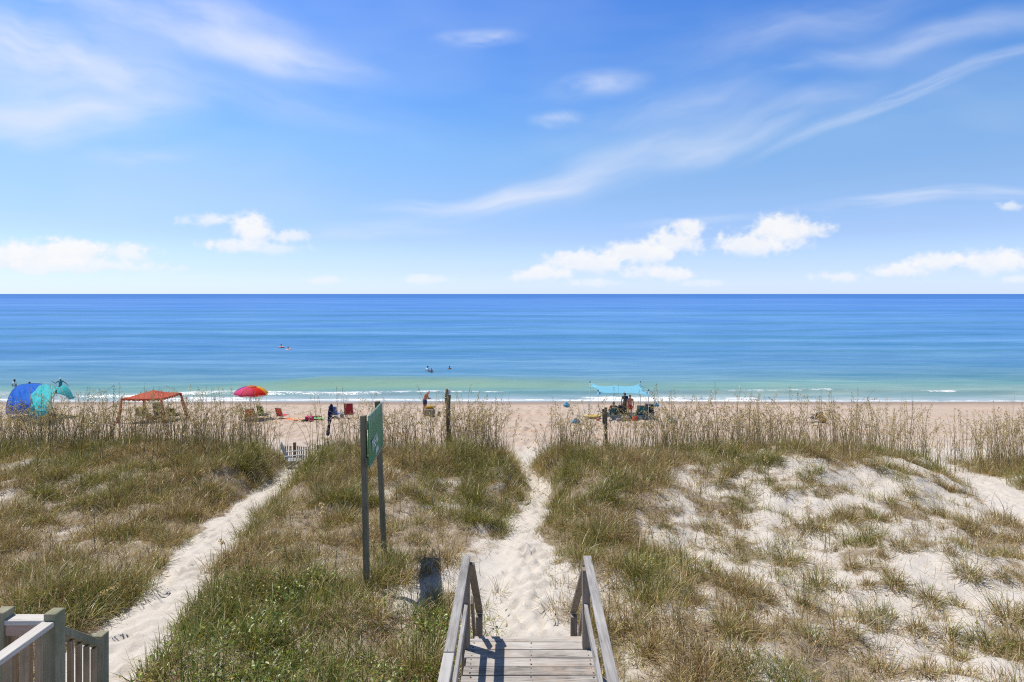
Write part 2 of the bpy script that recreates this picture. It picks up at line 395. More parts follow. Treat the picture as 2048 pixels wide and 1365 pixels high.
def path_dist(x, y):
    """signed distance outside each footpath (negative on it)"""
    wob = (fbm(x*.9, y*.9, 50, 3)-.5)*.7+(fbm(x*3.3, y*3.3, 57, 2)-.5)*.45
    a = np.abs(x-path_left(y))-w_left(y); b = np.abs(x-path_mid(y))-w_mid(y); c = np.abs(x-path_right(y))-w_right(y)
    lim = np.where(y > 29, 99, 0)
    return a+wob*.6+lim, b+wob*.8+lim, c+wob*.8+lim+np.where(y < 12.5, 99, 0)
def height(x, y, fine=True):
    x = np.asarray(x, float); y = np.asarray(y, float)
    z = np.interp(y, BY, BZ)
    a, b, c = path_dist(x, y)
    k = sstep(y, 14.0, 18.5); A = np.where(x > .5, .92, np.where(x < -8, .98, .82))*sstep(a, -.1, 1.5-.75*k)*sstep(b, -.1, 1.6-.95*k)*(.25+.75*sstep(c, -.2, 3.0-1.2*k))
    A = A*(.86+.34*(fbm(x*.16+3, y*.16, 5, 3)))
    A = A+np.exp(-((x-8.6)/4.2)**2-((y-17.8)/2.7)**2)*.22
    A = A-np.where(x > 0, sstep(x, 14.0, 19)*.35, 0)
    yc = 19.6+(fbm(x*.09, x*0+2.0, 9, 2)-.5)*2.6
    s = np.where(y < yc, 4.4, 3.4)
    z = z+A*np.exp(-((y-yc)/s)**2)
    off = sstep(a, 0, .8)*sstep(b, 0, .8)*sstep(c, 0, .8)*sstep(y, 33, 27)*sstep(y, -2, 4)
    z = z+off*((fbm(x*.33, y*.33, 21, 3)-.5)*.60+(fbm(x*1.1, y*1.1, 31, 3)-.45)*.30+(fbm(x*2.6, y*2.6, 36, 3)-.5)*.14)
    # hollow right of the middle path and low ground left of the far trail
    z = z-np.exp(-((x-5.2)/2.6)**2-((y-12.5)/1.6)**2)*.28
    if fine:
        z = z+(fbm(x*3.1, y*3.1, 41, 3)-.5)*.055*sstep(y, 46, 42)
    return z
def zg(x, y): return float(height(np.array([x]), np.array([y]), False)[0])
def ground_at(px, py, dmin=4.0, dmax=60.0):
    """where the sight line named by a photograph pixel first meets the ground"""
    d = np.linspace(dmin, dmax, 4000); x = (px-1024)*d/F; z = HC-(py-588)*d/F
    h = height(x, d, False); i = int(np.argmax(z <= h)) if np.any(z <= h) else len(d)-1
    return Vector((float(x[i]), float(d[i]), float(h[i])))
def along(px, py, d): return Vector(((px-1024)*d/F, d, HC-(py-588)*d/F))

# how thickly the dune is grown over, as a coarse plan
DX = np.arange(0, 2049, 128)
DYS = [880, 940, 1000, 1060, 1120, 1180, 1240, 1300, 1365]
DEN = np.array([
 [.9, .9, .9, .9, .9, .8, .9, .9, .5, .95, .95, .9, .9, .9, .8, .6, .75],
 [.76, .72, .82, .95, .95, .9, .8, .68, .8, .95, .85, .62, .5, .6, .45, .6, .85],
 [.70, .85, .74, .9, .95, .95, .88, .64, .9, .95, .8, .5, .42, .42, .38, .32, .5],
 [.85, .85, .8, .9, .95, .95, .95, .9, .9, .9, .8, .42, .5, .6, .4, .5, .85],
 [.85, .9, .95, .8, .95, .95, .95, .8, .3, .8, .75, .45, .48, .22, .25, .28, .5],
 [.9, .95, .9, .95, .95, .9, .55, .45, .1, .5, .75, .6, .62, .3, .26, .22, .36],
 [.95, .95, .9, .95, .95, .9, .8, .85, .15, .5, .75, .72, .58, .5, .3, .36, .5],
 [.9, .95, .9, .95, 1, .95, .95, .95, .5, .7, .75, .8, .74, .66, .36, .42, .62],
 [.9, .9, .9, 1, 1, 1, 1, .95, .6, .7, .75, .8, .7, .68, .42, .46, .68]])
GRN = np.array([
 [.7, .7, .75, .7, .7, .65, .7, .7, .6, .7, .75, .7, .7, .75, .7, .7, .7],
 [.5, .35, .4, .45, .55, .6, .55, .5, .5, .6, .4, .4, .45, .5, .5, .5, .6],
 [.3, .3, .35, .45, .6, .6, .45, .4, .5, .45, .35, .35, .35, .4, .4, .4, .5],
 [.3, .35, .45, .5, .6, .55, .4, .4, .5, .4, .35, .35, .4, .45, .45, .45, .5],
 [.3, .35, .45, .5, .65, .65, .45, .4, .5, .45, .4, .4, .45, .4, .4, .45, .45],
 [.35, .4, .5, .6, .75, .65, .45, .45, .5, .45, .4, .4, .4, .4, .4, .35, .35],
 [.5, .55, .55, .75, .8, .7, .6, .7, .6, .4, .35, .4, .45, .4, .4, .35, .35],
 [.6, .6, .6, .9, .85, .7, .65, .85, .6, .4, .4, .45, .5, .4, .4, .45, .45],
 [.6, .6, .7, .95, .9, .75, .7, .9, .6, .45, .45, .5, .55, .45, .4, .5, .5]])
def plan(tab, x, y, z):
    px = np.clip(1024+F*x/np.maximum(y, 1), 0, 2047.9); py = np.clip(588+F*(HC-z)/np.maximum(y, 1), 880, 1364.9)
    fx = px/128; i = np.floor(fx).astype(int); fx = fx-i
    j = np.clip(np.searchsorted(DYS, py, 'right')-1, 0, len(DYS)-2); ys = np.array(DYS); fy = (py-ys[j])/(ys[j+1]-ys[j])
    return (tab[j, i]*(1-fx)+tab[j, i+1]*fx)*(1-fy)+(tab[j+1, i]*(1-fx)+tab[j+1, i+1]*fx)*fy
def cover(x, y):
    z = height(x, y, False); d = plan(DEN, x, y, z)
    a, b, c = path_dist(x, y)
    d = d*sstep(a, -.08, .2)*sstep(b, -.16, .24)*sstep(c, -.15, .3)
    d = d*sstep(y, 25.5, 22.5)
    n = fbm(x*1.15, y*1.15, 77, 4); n2 = fbm(x*.42+9, y*.42, 79, 3)
    n3 = fbm(x*2.9+5, y*2.9, 83, 3)
    e = np.clip(d*1.5-.42+.10*(x > 3.5)+(n-.5)*2.1*(1.2-d)+(n2-.5)*1.0*(1.1-d)+(n3-.5)*2.3*(1.3-d), 0, 1)
    return e*np.where(d < .04, 0, 1)

def build_land():
    xs = np.concatenate([np.linspace(-260, -32, 30, endpoint=False), np.linspace(-32, -24, 40, endpoint=False), np.arange(-24, 24, .085), np.linspace(24, 32, 40, endpoint=False), np.linspace(32, 260, 31)])
    ys = np.concatenate([np.linspace(-60, 3, 20, endpoint=False), np.arange(3, 12, .07), np.arange(12, 26, .085), np.arange(26, 50, .2), np.linspace(50, 62, 12)])
    X, Y = np.meshgrid(xs, ys)
    Z = height(X, Y)
    # footprints trodden into the paths
    def dent(fx, fy, amp, sig, ang):
        i0, i1 = np.searchsorted(xs, [fx-sig*4, fx+sig*4]); j0, j1 = np.searchsorted(ys, [fy-sig*4, fy+sig*4])
        if i1-i0 < 2 or j1-j0 < 2: return
        dx = X[j0:j1, i0:i1]-fx; dy = Y[j0:j1, i0:i1]-fy
        u = dx*math.cos(ang)+dy*math.sin(ang); v = dy*math.cos(ang)-dx*math.sin(ang)
        q = (u/(sig*.62))**2+(v/sig)**2
        Z[j0:j1, i0:i1] += amp*(-np.exp(-q)+.55*np.exp(-(np.sqrt(q)-1.5)**2*3))
    for k in range(1500):
        w = random.random()
        if w < .52: fy = random.uniform(7.5, 24); fx = path_mid(fy)+random.gauss(0, .42)*w_mid(fy)*1.2
        elif w < .86: fy = random.uniform(7, 23); fx = path_left(fy)+random.gauss(0, .42)*w_left(fy)*1.2
        else: fy = random.uniform(13, 24); fx = path_right(fy)+random.gauss(0, .45)*w_right(fy)
        dent(fx, fy, random.uniform(.026, .06), random.uniform(.09, .14), random.gauss(0, .5))
    for k in range(2600):
        fy = random.uniform(27, 45); fx = random.uniform(-22, 22)
        dent(fx, fy, random.uniform(.03, .07), random.uniform(.25, .4), random.uniform(0, 3))
    C = cover(X, Y)
    a, b, c = path_dist(X, Y)
    nx, ny = len(xs), len(ys)
    V = np.stack([X, Y, Z], -1).reshape(-1, 3)
    I = np.arange(nx*ny).reshape(ny, nx)
    quads = np.stack([I[:-1, :-1], I[:-1, 1:], I[1:, 1:], I[1:, :-1]], -1)
    cx = (X[:-1, :-1]+X[1:, 1:])/2; cy = (Y[:-1, :-1]+Y[1:, 1:])/2
    cell = np.zeros(cx.shape, int)
    cell[cy > 27.5] = 4
    for k, q in enumerate((a, b, c)):
        cell[(q[:-1, :-1] < 0) & (cy <= 27.5) & (cy > 6.5)] = k+1
    names = [('dune_sand', 'pale dune sand ground'), ('sand_path', 'narrow sandy footpath'), ('sand_path', 'middle sandy footpath'), ('sand_path', 'far trail'), ('beach', 'beach')]
    for k, (nm, _) in enumerate(names):
        q = quads[cell == k].reshape(-1, 4); used, inv = np.unique(q, return_inverse=True); q = inv.reshape(-1, 4)
        me = mesh_np(nm, V[used], q)
        at = me.attributes.new('litter', 'FLOAT', 'POINT'); at.data.foreach_set('value', C.reshape(-1)[used].astype(np.float32))
        o = link(nm, me, M_SAND, smooth=True); o['kind'] = 'structure'
def mesh_np(name, V, Q):
    me = bpy.data.meshes.new(name); V = np.ascontiguousarray(V, np.float32); Q = np.ascontiguousarray(Q, np.int32)
    me.vertices.add(len(V)); me.vertices.foreach_set('co', V.ravel())
    k = Q.shape[1]; me.loops.add(Q.size); me.loops.foreach_set('vertex_index', Q.ravel())
    me.polygons.add(len(Q)); me.polygons.foreach_set('loop_start', np.arange(0, Q.size, k, dtype=np.int32)); me.polygons.foreach_set('loop_total', np.full(len(Q), k, np.int32))
    me.update(calc_edges=True); return me
build_land()

# ------------------------------------------------------------------ clouds far off over the sea (part of the sky)
def build_clouds():
    us = np.linspace(-2.4, 2.4, 1700); us = us*(.62+.38*np.abs(us)/2.4)
    vs = np.concatenate([np.linspace(.001, .2, 170), np.linspace(.2014, .62, 240)])
    U, V = np.meshgrid(us, vs)
    PX = 1024+F*U; PY = 588-F*V
    cir = np.zeros_like(U); cum = np.zeros_like(U)
    wx = (fbm(U*3.0, V*3.0, 201, 4)-.5); wy = (fbm(U*3.4+7, V*3.4, 203, 4)-.5); w2 = fbm(U*11, V*16, 205, 4)-.5
    for k, (px, py, rx, ry, ang, st, fr) in enumerate(CIRRUS):
        a = R(ang); ca, sa = math.cos(a), math.sin(a)
        du = PX-px; dv = -(PY-py)
        m = (np.abs(du) < rx*1.25+60) & (np.abs(dv) < rx*abs(sa)+ry*2.6+60)
        du, dv = du[m], dv[m]; ww = wy[m]; w2m = w2[m]
        lu = du*ca+dv*sa; lv = dv*ca-du*sa
        lv = lv+ww*(ry*.9+34)+w2m*ry*.25; lu = lu+wx[m]*rx*.3
        q = np.sqrt((lu/rx)**2+(lv/ry)**2); fall = 1-sstep(q, .05, 1.05)
        g = fbm(lu/rx*2.2+k*7.3, lv/ry*fr*.22+k*3.1+lu/rx*.8, 300+k, 6, .5)
        g2 = fbm(lu/130.0+k, lv/20.0, 400+k, 5, .55)
        e = fall*np.clip(.42+1.25*(g-.36)+.5*(g2-.5), 0, 1.15)*st*1.35
        cir[m] = 1-(1-cir[m])*(1-np.clip(e, 0, .93))
    veil = sstep(fbm(U*1.6, V*5.0, 231, 5), .45, .8)*.16*sstep(V, .04, .2)
    cir = 1-(1-cir)*(1-veil)
    n1 = fbm(U*24, V*30, 251, 6, .56)-.5; n2 = np.abs(fbm(U*46, V*56, 261, 5, .55)-.5)*2
    n3 = fbm(U*13+3, V*13, 271, 5, .55)-.5
    n4 = fbm(U*90, V*110, 281, 4, .6); depth = np.zeros_like(U)
    for k, (px, py, rx, ry, st) in enumerate(CUMULUS):
        m = (np.abs(PX-px) < rx*1.9) & (np.abs(PY-py) < ry*2.4)
        dx = (PX[m]-px)/rx+n3[m]*.5; dy = (py-PY[m])/ry+n1[m]*.45
        q = np.sqrt(dx**2+np.where(dy > 0, dy, dy*1.15)**2)
        f = (1-q)*1.0+n1[m]*1.15-n2[m]*.34+.17+n3[m]*.8
        lowcut = sstep(dy+n3[m]*.6, -1.15, -.1)
        e = sstep(f+(n4[m]-.5)*.5, -.12, .66)*st*.96*(.12+.88*lowcut)*sstep(q, 1.75, 1.1)
        cum[m] = 1-(1-cum[m])*(1-np.clip(e, 0, 1))
        depth[m] = np.maximum(depth[m], np.clip(dy*.5+.5, 0, 1)*e)
    alpha = 1-(1-cir*.92)*(1-cum*.96)
    share = cum/np.maximum(cum+cir*(1-cum), 1e-4)
    white = np.clip(.45+.75*depth-.35*n2+n1*.5, 0, 1)
    low = np.array([.80, .86, .97]); top = np.array([.975, .97, .965]); veilc = np.array([.76, .83, .985])
    c = low+(top-low)*white[..., None]; c = veilc+(c-veilc)*share[..., None]
    c = c*np.array([1, 1, 1.0])
    fade = sstep(V, .0, .012); edge = sstep(2.35-np.abs(U), 0, .25)*sstep(.62-V, 0, .05); alpha = alpha*edge*(.25+.75*fade)
    Rr = 45000.0; n = np.sqrt(1+U**2+V**2)
    P = np.stack([U/n*Rr, Rr/n, V/n*Rr+HC], -1).reshape(-1, 3)
    ny, nx = U.shape; I = np.arange(nx*ny).reshape(ny, nx)
    Q = np.stack([I[:-1, :-1], I[:-1, 1:], I[1:, 1:], I[1:, :-1]], -1).reshape(-1, 4)
    am = alpha.reshape(-1)[Q].max(1) > .004; Q = Q[am]; used, inv = np.unique(Q, return_inverse=True); Q = inv.reshape(-1, 4)
    me = mesh_np('sky', P[used], Q)
    col = np.concatenate([c, alpha[..., None]], -1).reshape(-1, 4)[used]
    at = me.attributes.new('cloud', 'FLOAT_COLOR', 'POINT'); at.data.foreach_set('color', np.ascontiguousarray(col, np.float32).ravel())
    m, t, out = newmat('cloud_vapour')
    an = t.node('ShaderNodeAttribute'); an.attribute_name = 'cloud'
    em = t.node('ShaderNodeEmission'); t.l.new(an.outputs['Color'], em.inputs[0]); tr = t.node('ShaderNodeBsdfTransparent')
    mx = t.node('ShaderNodeMixShader'); t.l.new(an.outputs['Alpha'], mx.inputs[0]); t.l.new(tr.outputs[0], mx.inputs[1]); t.l.new(em.outputs[0], mx.inputs[2])
    t.l.new(mx.outputs[0], out.inputs[0]); m.cycles.emission_sampling = 'NONE'
    o = link('sky', me, m, smooth=True); o['kind'] = 'structure'
build_clouds()

# ------------------------------------------------------------------ the sea
def build_sea():
    rows = list(np.arange(44, 70, .16))+list(np.arange(70, 130, .4)); y = rows[-1]
    while y < 34000: y *= 1.022; rows.append(y)
    ys = np.array(rows); us = np.linspace(-1, 1, 361)
    U, Y = np.meshgrid(us, ys); X = U*(Y*1.02+26)
    wl = 48.8
    Z = np.zeros_like(X)
    px = 1024+F*X/Y
    # the breaking green wave, its crest slanting across the beach
    yc = np.interp(px, [-300, 200, 420, 560, 650, 800, 1000, 1200, 1400, 2000, 2400], [54, 54.2, 55.2, 57.2, 58.8, 59.4, 59.2, 58.6, 57.4, 56, 56])
    amp = np.interp(px, [-300, 250, 420, 560, 650, 850, 1000, 1200, 1400, 1700], [.06, .1, .24, .42, .62, .62, .5, .36, .2, .08])
    d = Y-yc
    prof = np.where(d < 0, np.exp(-(d/2.0)**2), np.exp(-(d/3.4)**2)); Z += amp*prof
    green = np.clip(amp*1.9, 0, 1)*np.exp(-((d+2.4)/2.1)**2)*.9
    # small shore break
    y2 = 51.9+(fbm(X*.05, X*0, 61, 4)-.5)*4.0; a2 = .16+.2*fbm(X*.08, X*0+5, 63, 2); d2 = Y-y2
    Z += a2*np.where(d2 < 0, np.exp(-(d2/.55)**2), np.exp(-(d2/1.3)**2))
    swell_shade = np.zeros_like(X)
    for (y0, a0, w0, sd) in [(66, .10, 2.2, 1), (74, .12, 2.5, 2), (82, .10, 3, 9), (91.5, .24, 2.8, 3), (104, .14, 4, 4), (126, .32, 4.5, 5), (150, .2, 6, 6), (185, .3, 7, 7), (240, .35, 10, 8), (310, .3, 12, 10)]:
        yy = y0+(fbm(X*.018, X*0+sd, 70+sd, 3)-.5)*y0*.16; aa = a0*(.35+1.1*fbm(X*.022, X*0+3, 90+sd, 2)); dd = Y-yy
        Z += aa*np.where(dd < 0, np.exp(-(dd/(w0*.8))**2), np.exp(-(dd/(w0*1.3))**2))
        swell_shade = np.maximum(swell_shade, np.clip(aa/a0, 0, 1)*np.exp(-((dd+w0*.5)/(w0*.75))**2)*(.75 if y0 > 85 else .4))  # mask of the near faces that get the painted shade
    ch = sstep(Y, 400, 60); Z += ch*((fbm(X*.22, Y*.5, 33, 4)-.5)*.17+(fbm(X*.07, Y*.16, 36, 3)-.5)*.18)*sstep(Y, 49, 54)
    wave_line = wl+(fbm(X*.06, X*0, 17, 3)-.5)*1.9
    Z = Z*sstep(Y, wave_line-.5, wave_line+2.2)+.012
    # body colour: clear blue offshore, sand-laden turquoise inshore
    stops = [(44, (.28, .37, .36)), (51, (.24, .36, .36)), (55, (.165, .325, .335)), (60, (.15, .30, .385)), (69, (.118, .275, .46)), (94, (.098, .255, .50)), (145, (.092, .25, .52)),
             (327, (.085, .235, .55)), (900, (.085, .225, .55)), (1300, (.055, .18, .49)), (4000, (.048, .165, .455)), (34000, (.075, .205, .51))]
    ly = np.log(Y+(fbm(X*.02, Y*.03, 81, 3)-.5)*Y*.25)
    cols = np.stack([np.interp(ly, np.log([s[0] for s in stops]), [s[1][k] for s in stops]) for k in range(3)]+[np.ones_like(X)], -1)
    sh = Y-wave_line
    wash = np.clip(np.exp(-(np.maximum(sh, 0)/2.6)**2)*(.25+.9*fbm(X*.35, Y*.8, 66, 4)), 0, .85)[..., None]; cols[..., :3] = cols[..., :3]*(1-wash)+np.array([.50, .53, .57])*wash
    foam = .60*np.exp(-((sh-.35)/.5)**2)+.46*np.exp(-((sh-1.6)/1.0)**2)*(.4+1.0*sstep(fbm(X*.07, X*0+2, 65, 3), .35, .62))+np.interp(px, [900, 1300, 1700, 2100], [.46, .36, .42, .55])*np.exp(-((d2+.1)/.40)**2)*(.1+1.1*sstep(fbm(X*.12, X*0+8, 64, 3), .42, .6))
    foam += np.where(sh < .2, -1.5*(.2-sh), 0)
    crest = np.exp(-((d+.15)/.34)**2)*np.clip((amp-.2)*2.0, 0, 1)*np.interp(px, [300, 420, 640, 760, 900], [.3, .75, .6, .25, .05])
    foam = np.maximum(foam, crest*.72); foam = np.clip(foam, -1, 1)
    # leave out the part of the sheet that would lie under dry sand
    ny, nx = X.shape; I = np.arange(nx*ny).reshape(ny, nx)
    Q = np.stack([I[:-1, :-1], I[:-1, 1:], I[1:, 1:], I[1:, :-1]], -1).reshape(-1, 4)
    me = mesh_np('sea', np.stack([X, Y, Z], -1).reshape(-1, 3), Q)
    ca = me.attributes.new('wcol', 'FLOAT_COLOR', 'POINT'); ca.data.foreach_set('color', cols.reshape(-1).astype(np.float32))
    for nm, arr in (('shore', sh), ('foam', foam), ('wgreen', np.clip(green, 0, 1)*.72), ('swell_shade', swell_shade)):
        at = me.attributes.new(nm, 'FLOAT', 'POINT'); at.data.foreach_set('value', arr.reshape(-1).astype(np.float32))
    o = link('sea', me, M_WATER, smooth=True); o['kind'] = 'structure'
build_sea()

# ------------------------------------------------------------------ dune plants
PAL = {'green': (.15, .18, .032), 'dark': (.065, .095, .02), 'olive': (.27, .24, .052), 'tan': (.42, .31, .15), 'straw': (.55, .44, .23), 'brown': (.22, .14, .07), 'grey': (.36, .29, .20), 'rust': (.30, .15, .05)}
PN = ['green', 'dark', 'olive', 'tan', 'straw', 'brown', 'grey', 'rust']
PC = np.array([PAL[k] for k in PN])*1.14
def pick_colors(g, dry=0.0):
    """g: how green each blade's plant is"""
    g = np.clip(g, 0, 1)
    P = np.stack([.30*g, .13*g, .30*g+.06, .22*(1-g)+.08, .12*(1-g)+.05, .22*(1-g)+.04, .10*(1-g), .07*(1-g)+.01], -1)
    P = P/P.sum(-1, keepdims=True); c = P.cumsum(-1); r = rng.random(len(g))[:, None]
    i = (r > c).sum(-1).clip(0, len(PN)-1)
    return PC[i]*rng.uniform(.72, 1.3, (len(g), 1))*rng.uniform(.94, 1.06, (len(g), 3))
def blade_mesh(B, az, L, lean, curl, w, col, segs=3):
    """ribbons that rise from B and curve over; returns vertices, quads and vertex colours"""
    N = len(B); t = np.linspace(0, 1, segs+1)
    pts = [B]; ang = lean.copy(); p = B.copy()
    dx, dy = np.cos(az), np.sin(az)
    for i in range(segs):
        st = L/segs; a = lean+curl*(i+.5)/segs*1.25
        p = p+np.stack([np.sin(a)*dx*st, np.sin(a)*dy*st, np.cos(a)*st], -1); pts.append(p)
    P = np.stack(pts, 1)                                # N, s+1, 3
    fa = az+math.pi/2+rng.normal(0, .7, N)
    side = np.stack([np.cos(fa), np.sin(fa), np.zeros(N)], -1)
    prof = np.array([.8, 1.0, .75, .12]) if segs == 3 else np.interp(t, [0, .3, .7, 1], [.8, 1, .75, .12])
    off = side[:, None, :]*(w[:, None]*prof[None, :]/2)[..., None]
    V = np.stack([P-off, P+off], 2).reshape(N, -1, 3)   # N, 2(s+1), 3
    k = 2*(segs+1)
    q = np.array([[2*i, 2*i+1, 2*i+3, 2*i+2] for i in range(segs)])
    Q = (np.arange(N)[:, None, None]*k+q[None]).reshape(-1, 4)
    C = np.repeat(col[:, None, :], k, 1)
    return V.reshape(-1, 3), Q, C.reshape(-1, 3)
def join(parts):
    V, Q, C, o = [], [], [], 0
    for v, q, c in parts: V.append(v); Q.append(q+o); C.append(c); o += len(v)
    return np.concatenate(V), np.concatenate(Q), np.concatenate(C)
def plant_obj(name, parts, mat=None, loc=None, parent=None):
    V, Q, C = join(parts)
    if loc is not None: V = V-np.array(loc)[None]
    me = mesh_np(name, V, Q)
    at = me.attributes.new('Col', 'FLOAT_COLOR', 'POINT'); at.data.foreach_set('color', np.concatenate([C, np.ones((len(C), 1))], -1).astype(np.float32).ravel())
    return link(name, me, mat or M_GRASS, parent, loc)
def tuft(cx, cy, n, rad, L0, g, spread=1.0, w=.007, nz=None):
    """arrays of tuft centres; returns blade arrays"""
    N = len(cx); idx = np.repeat(np.arange(N), n)
    M = len(idx); r = np.sqrt(rng.random(M))*rad[idx]; a = rng.random(M)*2*math.pi
    x = cx[idx]+np.cos(a)*r; y = cy[idx]+np.sin(a)*r
    az = a+rng.normal(0, .8, M); rel = r/np.maximum(rad[idx], 1e-3)
    lean = np.clip(.05+rel*.45*spread+rng.normal(0, .2, M), -.3, 1.3); curl = np.clip(rng.normal(.75, .5, M)*spread, -.2, 2.2)
    L = L0[idx]*rng.uniform(.45, 1.15, M)
    z = height(x, y, False)-.015
    col = pick_colors(g[idx]+rng.normal(0, .18, M))
    return blade_mesh(np.stack([x, y, z], -1), az, L, lean, curl, np.full(M, w)*rng.uniform(.7, 1.3, M), col)

TUSSOCKS = [  # px, py, spread (m), blade length, greenness, label
 (1936, 1152, .34, .52, .40, 'large round tussock with a rusty skirt, alone on clean sand near the right edge'),
 (2015, 1239, .40, .62, .42, 'biggest spiky tussock at the right edge, tall bare stalks rising from it'),
 (1861, 1209, .26, .42, .34, 'dark brown tussock with a heavy base, first in the row below the clean sand'),
 (1792, 1175, .24, .46, .58, 'green spiky tussock with long thin blades fanned out over clean sand'),
 (1700, 1137, .20, .34, .22, 'small dry brown tussock topped by one flower stalk, on the clean sand'),
 (1899, 1276, .24, .36, .36, 'ragged tussock leaning right above the lowest clean patch of sand'),
 (1854, 1344, .26, .30, .12, 'flat dry tussock of brown splayed blades near the bottom of the bare sand'),
 (1392, 1156, .30, .56, .66, 'upright grey green tussock beside the sand pocket right of the boardwalk'),
 (1456, 1265, .30, .46, .46, 'dark based tussock with a deep shadow, below the sand pocket right of the boardwalk'),
 (1572, 1130, .42, .50, .48, 'broad arching tussock with long straw blades left of the clean sand'),
 (1749, 1040, .26, .44, .72, 'bright green tussock halfway up the bare dune face'),
 (1801, 1100, .26, .42, .50, 'tussock above the clean sand with small round leaves beside it'),
 (1835, 1262, .22, .34, .24, 'brown low tussock in the littered sand between two bigger tussocks'),
 (1974, 1299, .36, .50, .56, 'wide green tussock with yellow vine leaves at its foot, lower right corner'),
 (2000, 1152, .16, .24, .18, 'little dry tuft just right of the large round tussock'),
 (1636, 1175, .34, .50, .56, 'tall feathery green tussock standing at the left end of the clean sand'),
 (1914, 1212, .18, .26, .26, 'thin scraggly tuft at the end of the row below the clean sand'),
 (1820, 991, .24, .40, .36, 'brown and green tussock high on the bare dune face below the crest'),
 (1914, 1318, .22, .28, .34, 'low sprawling tuft beside the lowest clean patch of sand'),
 (1734, 1175, .18, .30, .10, 'rust brown twiggy tuft left of the green spiky tussock'),
 (1690, 1040, .50, .52, .58, 'long dense mound of green grass across the middle of the bare dune face'),
 (1560, 985, .26, .40, .30, 'dark brown tussock under the left end of the crest sand'),
 (1640, 1060, .30, .42, .40, 'tussock with pale bent blades at the foot of the long grass mound'),
 (1440, 965, .30, .46, .48, 'tussock at the left edge of the bare dune face, beside two sand hollows')]

def sea_oats(bx, by, H, az, bend, dark, leaves=True, thick=.0085, heads=None):
    N = len(bx); K = 8; t = np.linspace(0, 1, K)
    z0 = height(bx, by, False)-.02
    d = np.stack([np.cos(az), np.sin(az)], -1)
    hor = (t[None]**2.6)*bend[:, None]*H[:, None]+t[None]*rng.normal(0, .10, (N, 1))*H[:, None]
    ver = t[None]*H[:, None]-(t[None]**5)*bend[:, None]*H[:, None]*.55
    P = np.stack([bx[:, None]+hor*d[:, :1], by[:, None]+hor*d[:, 1:], z0[:, None]+ver], -1)
    rad = thick*np.interp(t, [0, .5, 1], [1.0, .75, .35])
    tri = np.array([[math.cos(a), math.sin(a), 0] for a in (0, 2.094, 4.189)])
    V = (P[:, :, None, :]+tri[None, None]*rad[None, :, None, None]).reshape(N, -1, 3)
    q = np.array([[i*3+k, i*3+(k+1) % 3, (i+1)*3+(k+1) % 3, (i+1)*3+k] for i in range(K-1) for k in range(3)])
    Q = (np.arange(N)[:, None, None]*(K*3)+q[None]).reshape(-1, 4)
    stalk = np.array([.66, .53, .31])*rng.uniform(.3, 1.3, (N, 1)); stalk = stalk*(1-dark[:, None]*.45)
    parts = [(V.reshape(-1, 3), Q, np.repeat(stalk, K*3, 0))]
    hs = rng.random(N) < .74 if heads is None else heads
    ii = np.where(hs)[0]; S = 30
    if len(ii):
        M = len(ii)*S; idx = np.repeat(ii, S); tt = np.tile(np.linspace(.70, 1.0, S), len(ii))+rng.normal(0, .01, M); tt = np.clip(tt, 0, .999)
        f = tt*(K-1); i0 = f.astype(int); fr = (f-i0)[:, None]
        c = P[idx, i0]*(1-fr)+P[idx, np.minimum(i0+1, K-1)]*fr
        wid = np.sin(np.clip((tt-.68)/.34, 0, 1)*math.pi)*.055+.012
        a = rng.random(M)*2*math.pi; off = np.stack([np.cos(a), np.sin(a), rng.normal(-.5, .5, M)], -1)*(wid*rng.uniform(.3, 1.1, M))[:, None]
        off[:, :2] += d[idx]*(wid*.7)[:, None]
        c2 = c+off; ax = off/np.linalg.norm(off, axis=1, keepdims=True)*.5+np.array([0, 0, -.55])+rng.normal(0, .25, (M, 3)); ax /= np.linalg.norm(ax, axis=1, keepdims=True)
        ln = rng.uniform(.018, .038, M)[:, None]; wd = rng.uniform(.007, .014, M)[:, None]
        s = np.cross(ax, rng.normal(0, 1, (M, 3))); s /= np.maximum(np.linalg.norm(s, axis=1, keepdims=True), 1e-4)
        V2 = np.stack([c2-ax*ln, c2+s*wd, c2+ax*ln, c2-s*wd], 1).reshape(-1, 3); Q2 = np.arange(M*4).reshape(-1, 4)
        hc = np.where(rng.random((M, 1)) < .5, np.array([[.86, .66, .33]]), np.array([[.64, .46, .20]]))*rng.uniform(.65, 1.2, (M, 1)); hc = hc*(1-dark[idx][:, None]*.6)
        parts.append((V2, Q2, np.repeat(hc, 4, 0)))
    if leaves:
        n = 4; idx = np.repeat(np.arange(N), n); M = len(idx); fr = rng.uniform(.0, .32, M)
        b = np.stack([bx[idx]+rng.normal(0, .03, M), by[idx]+rng.normal(0, .03, M), z0[idx]+fr*H[idx]], -1)
        parts.append(blade_mesh(b, rng.random(M)*6.283, rng.uniform(.3, .65, M), rng.uniform(.1, .5, M), rng.uniform(.3, 1.6, M), rng.uniform(.006, .010, M), pick_colors(rng.uniform(.1, .75, M))))
    return parts

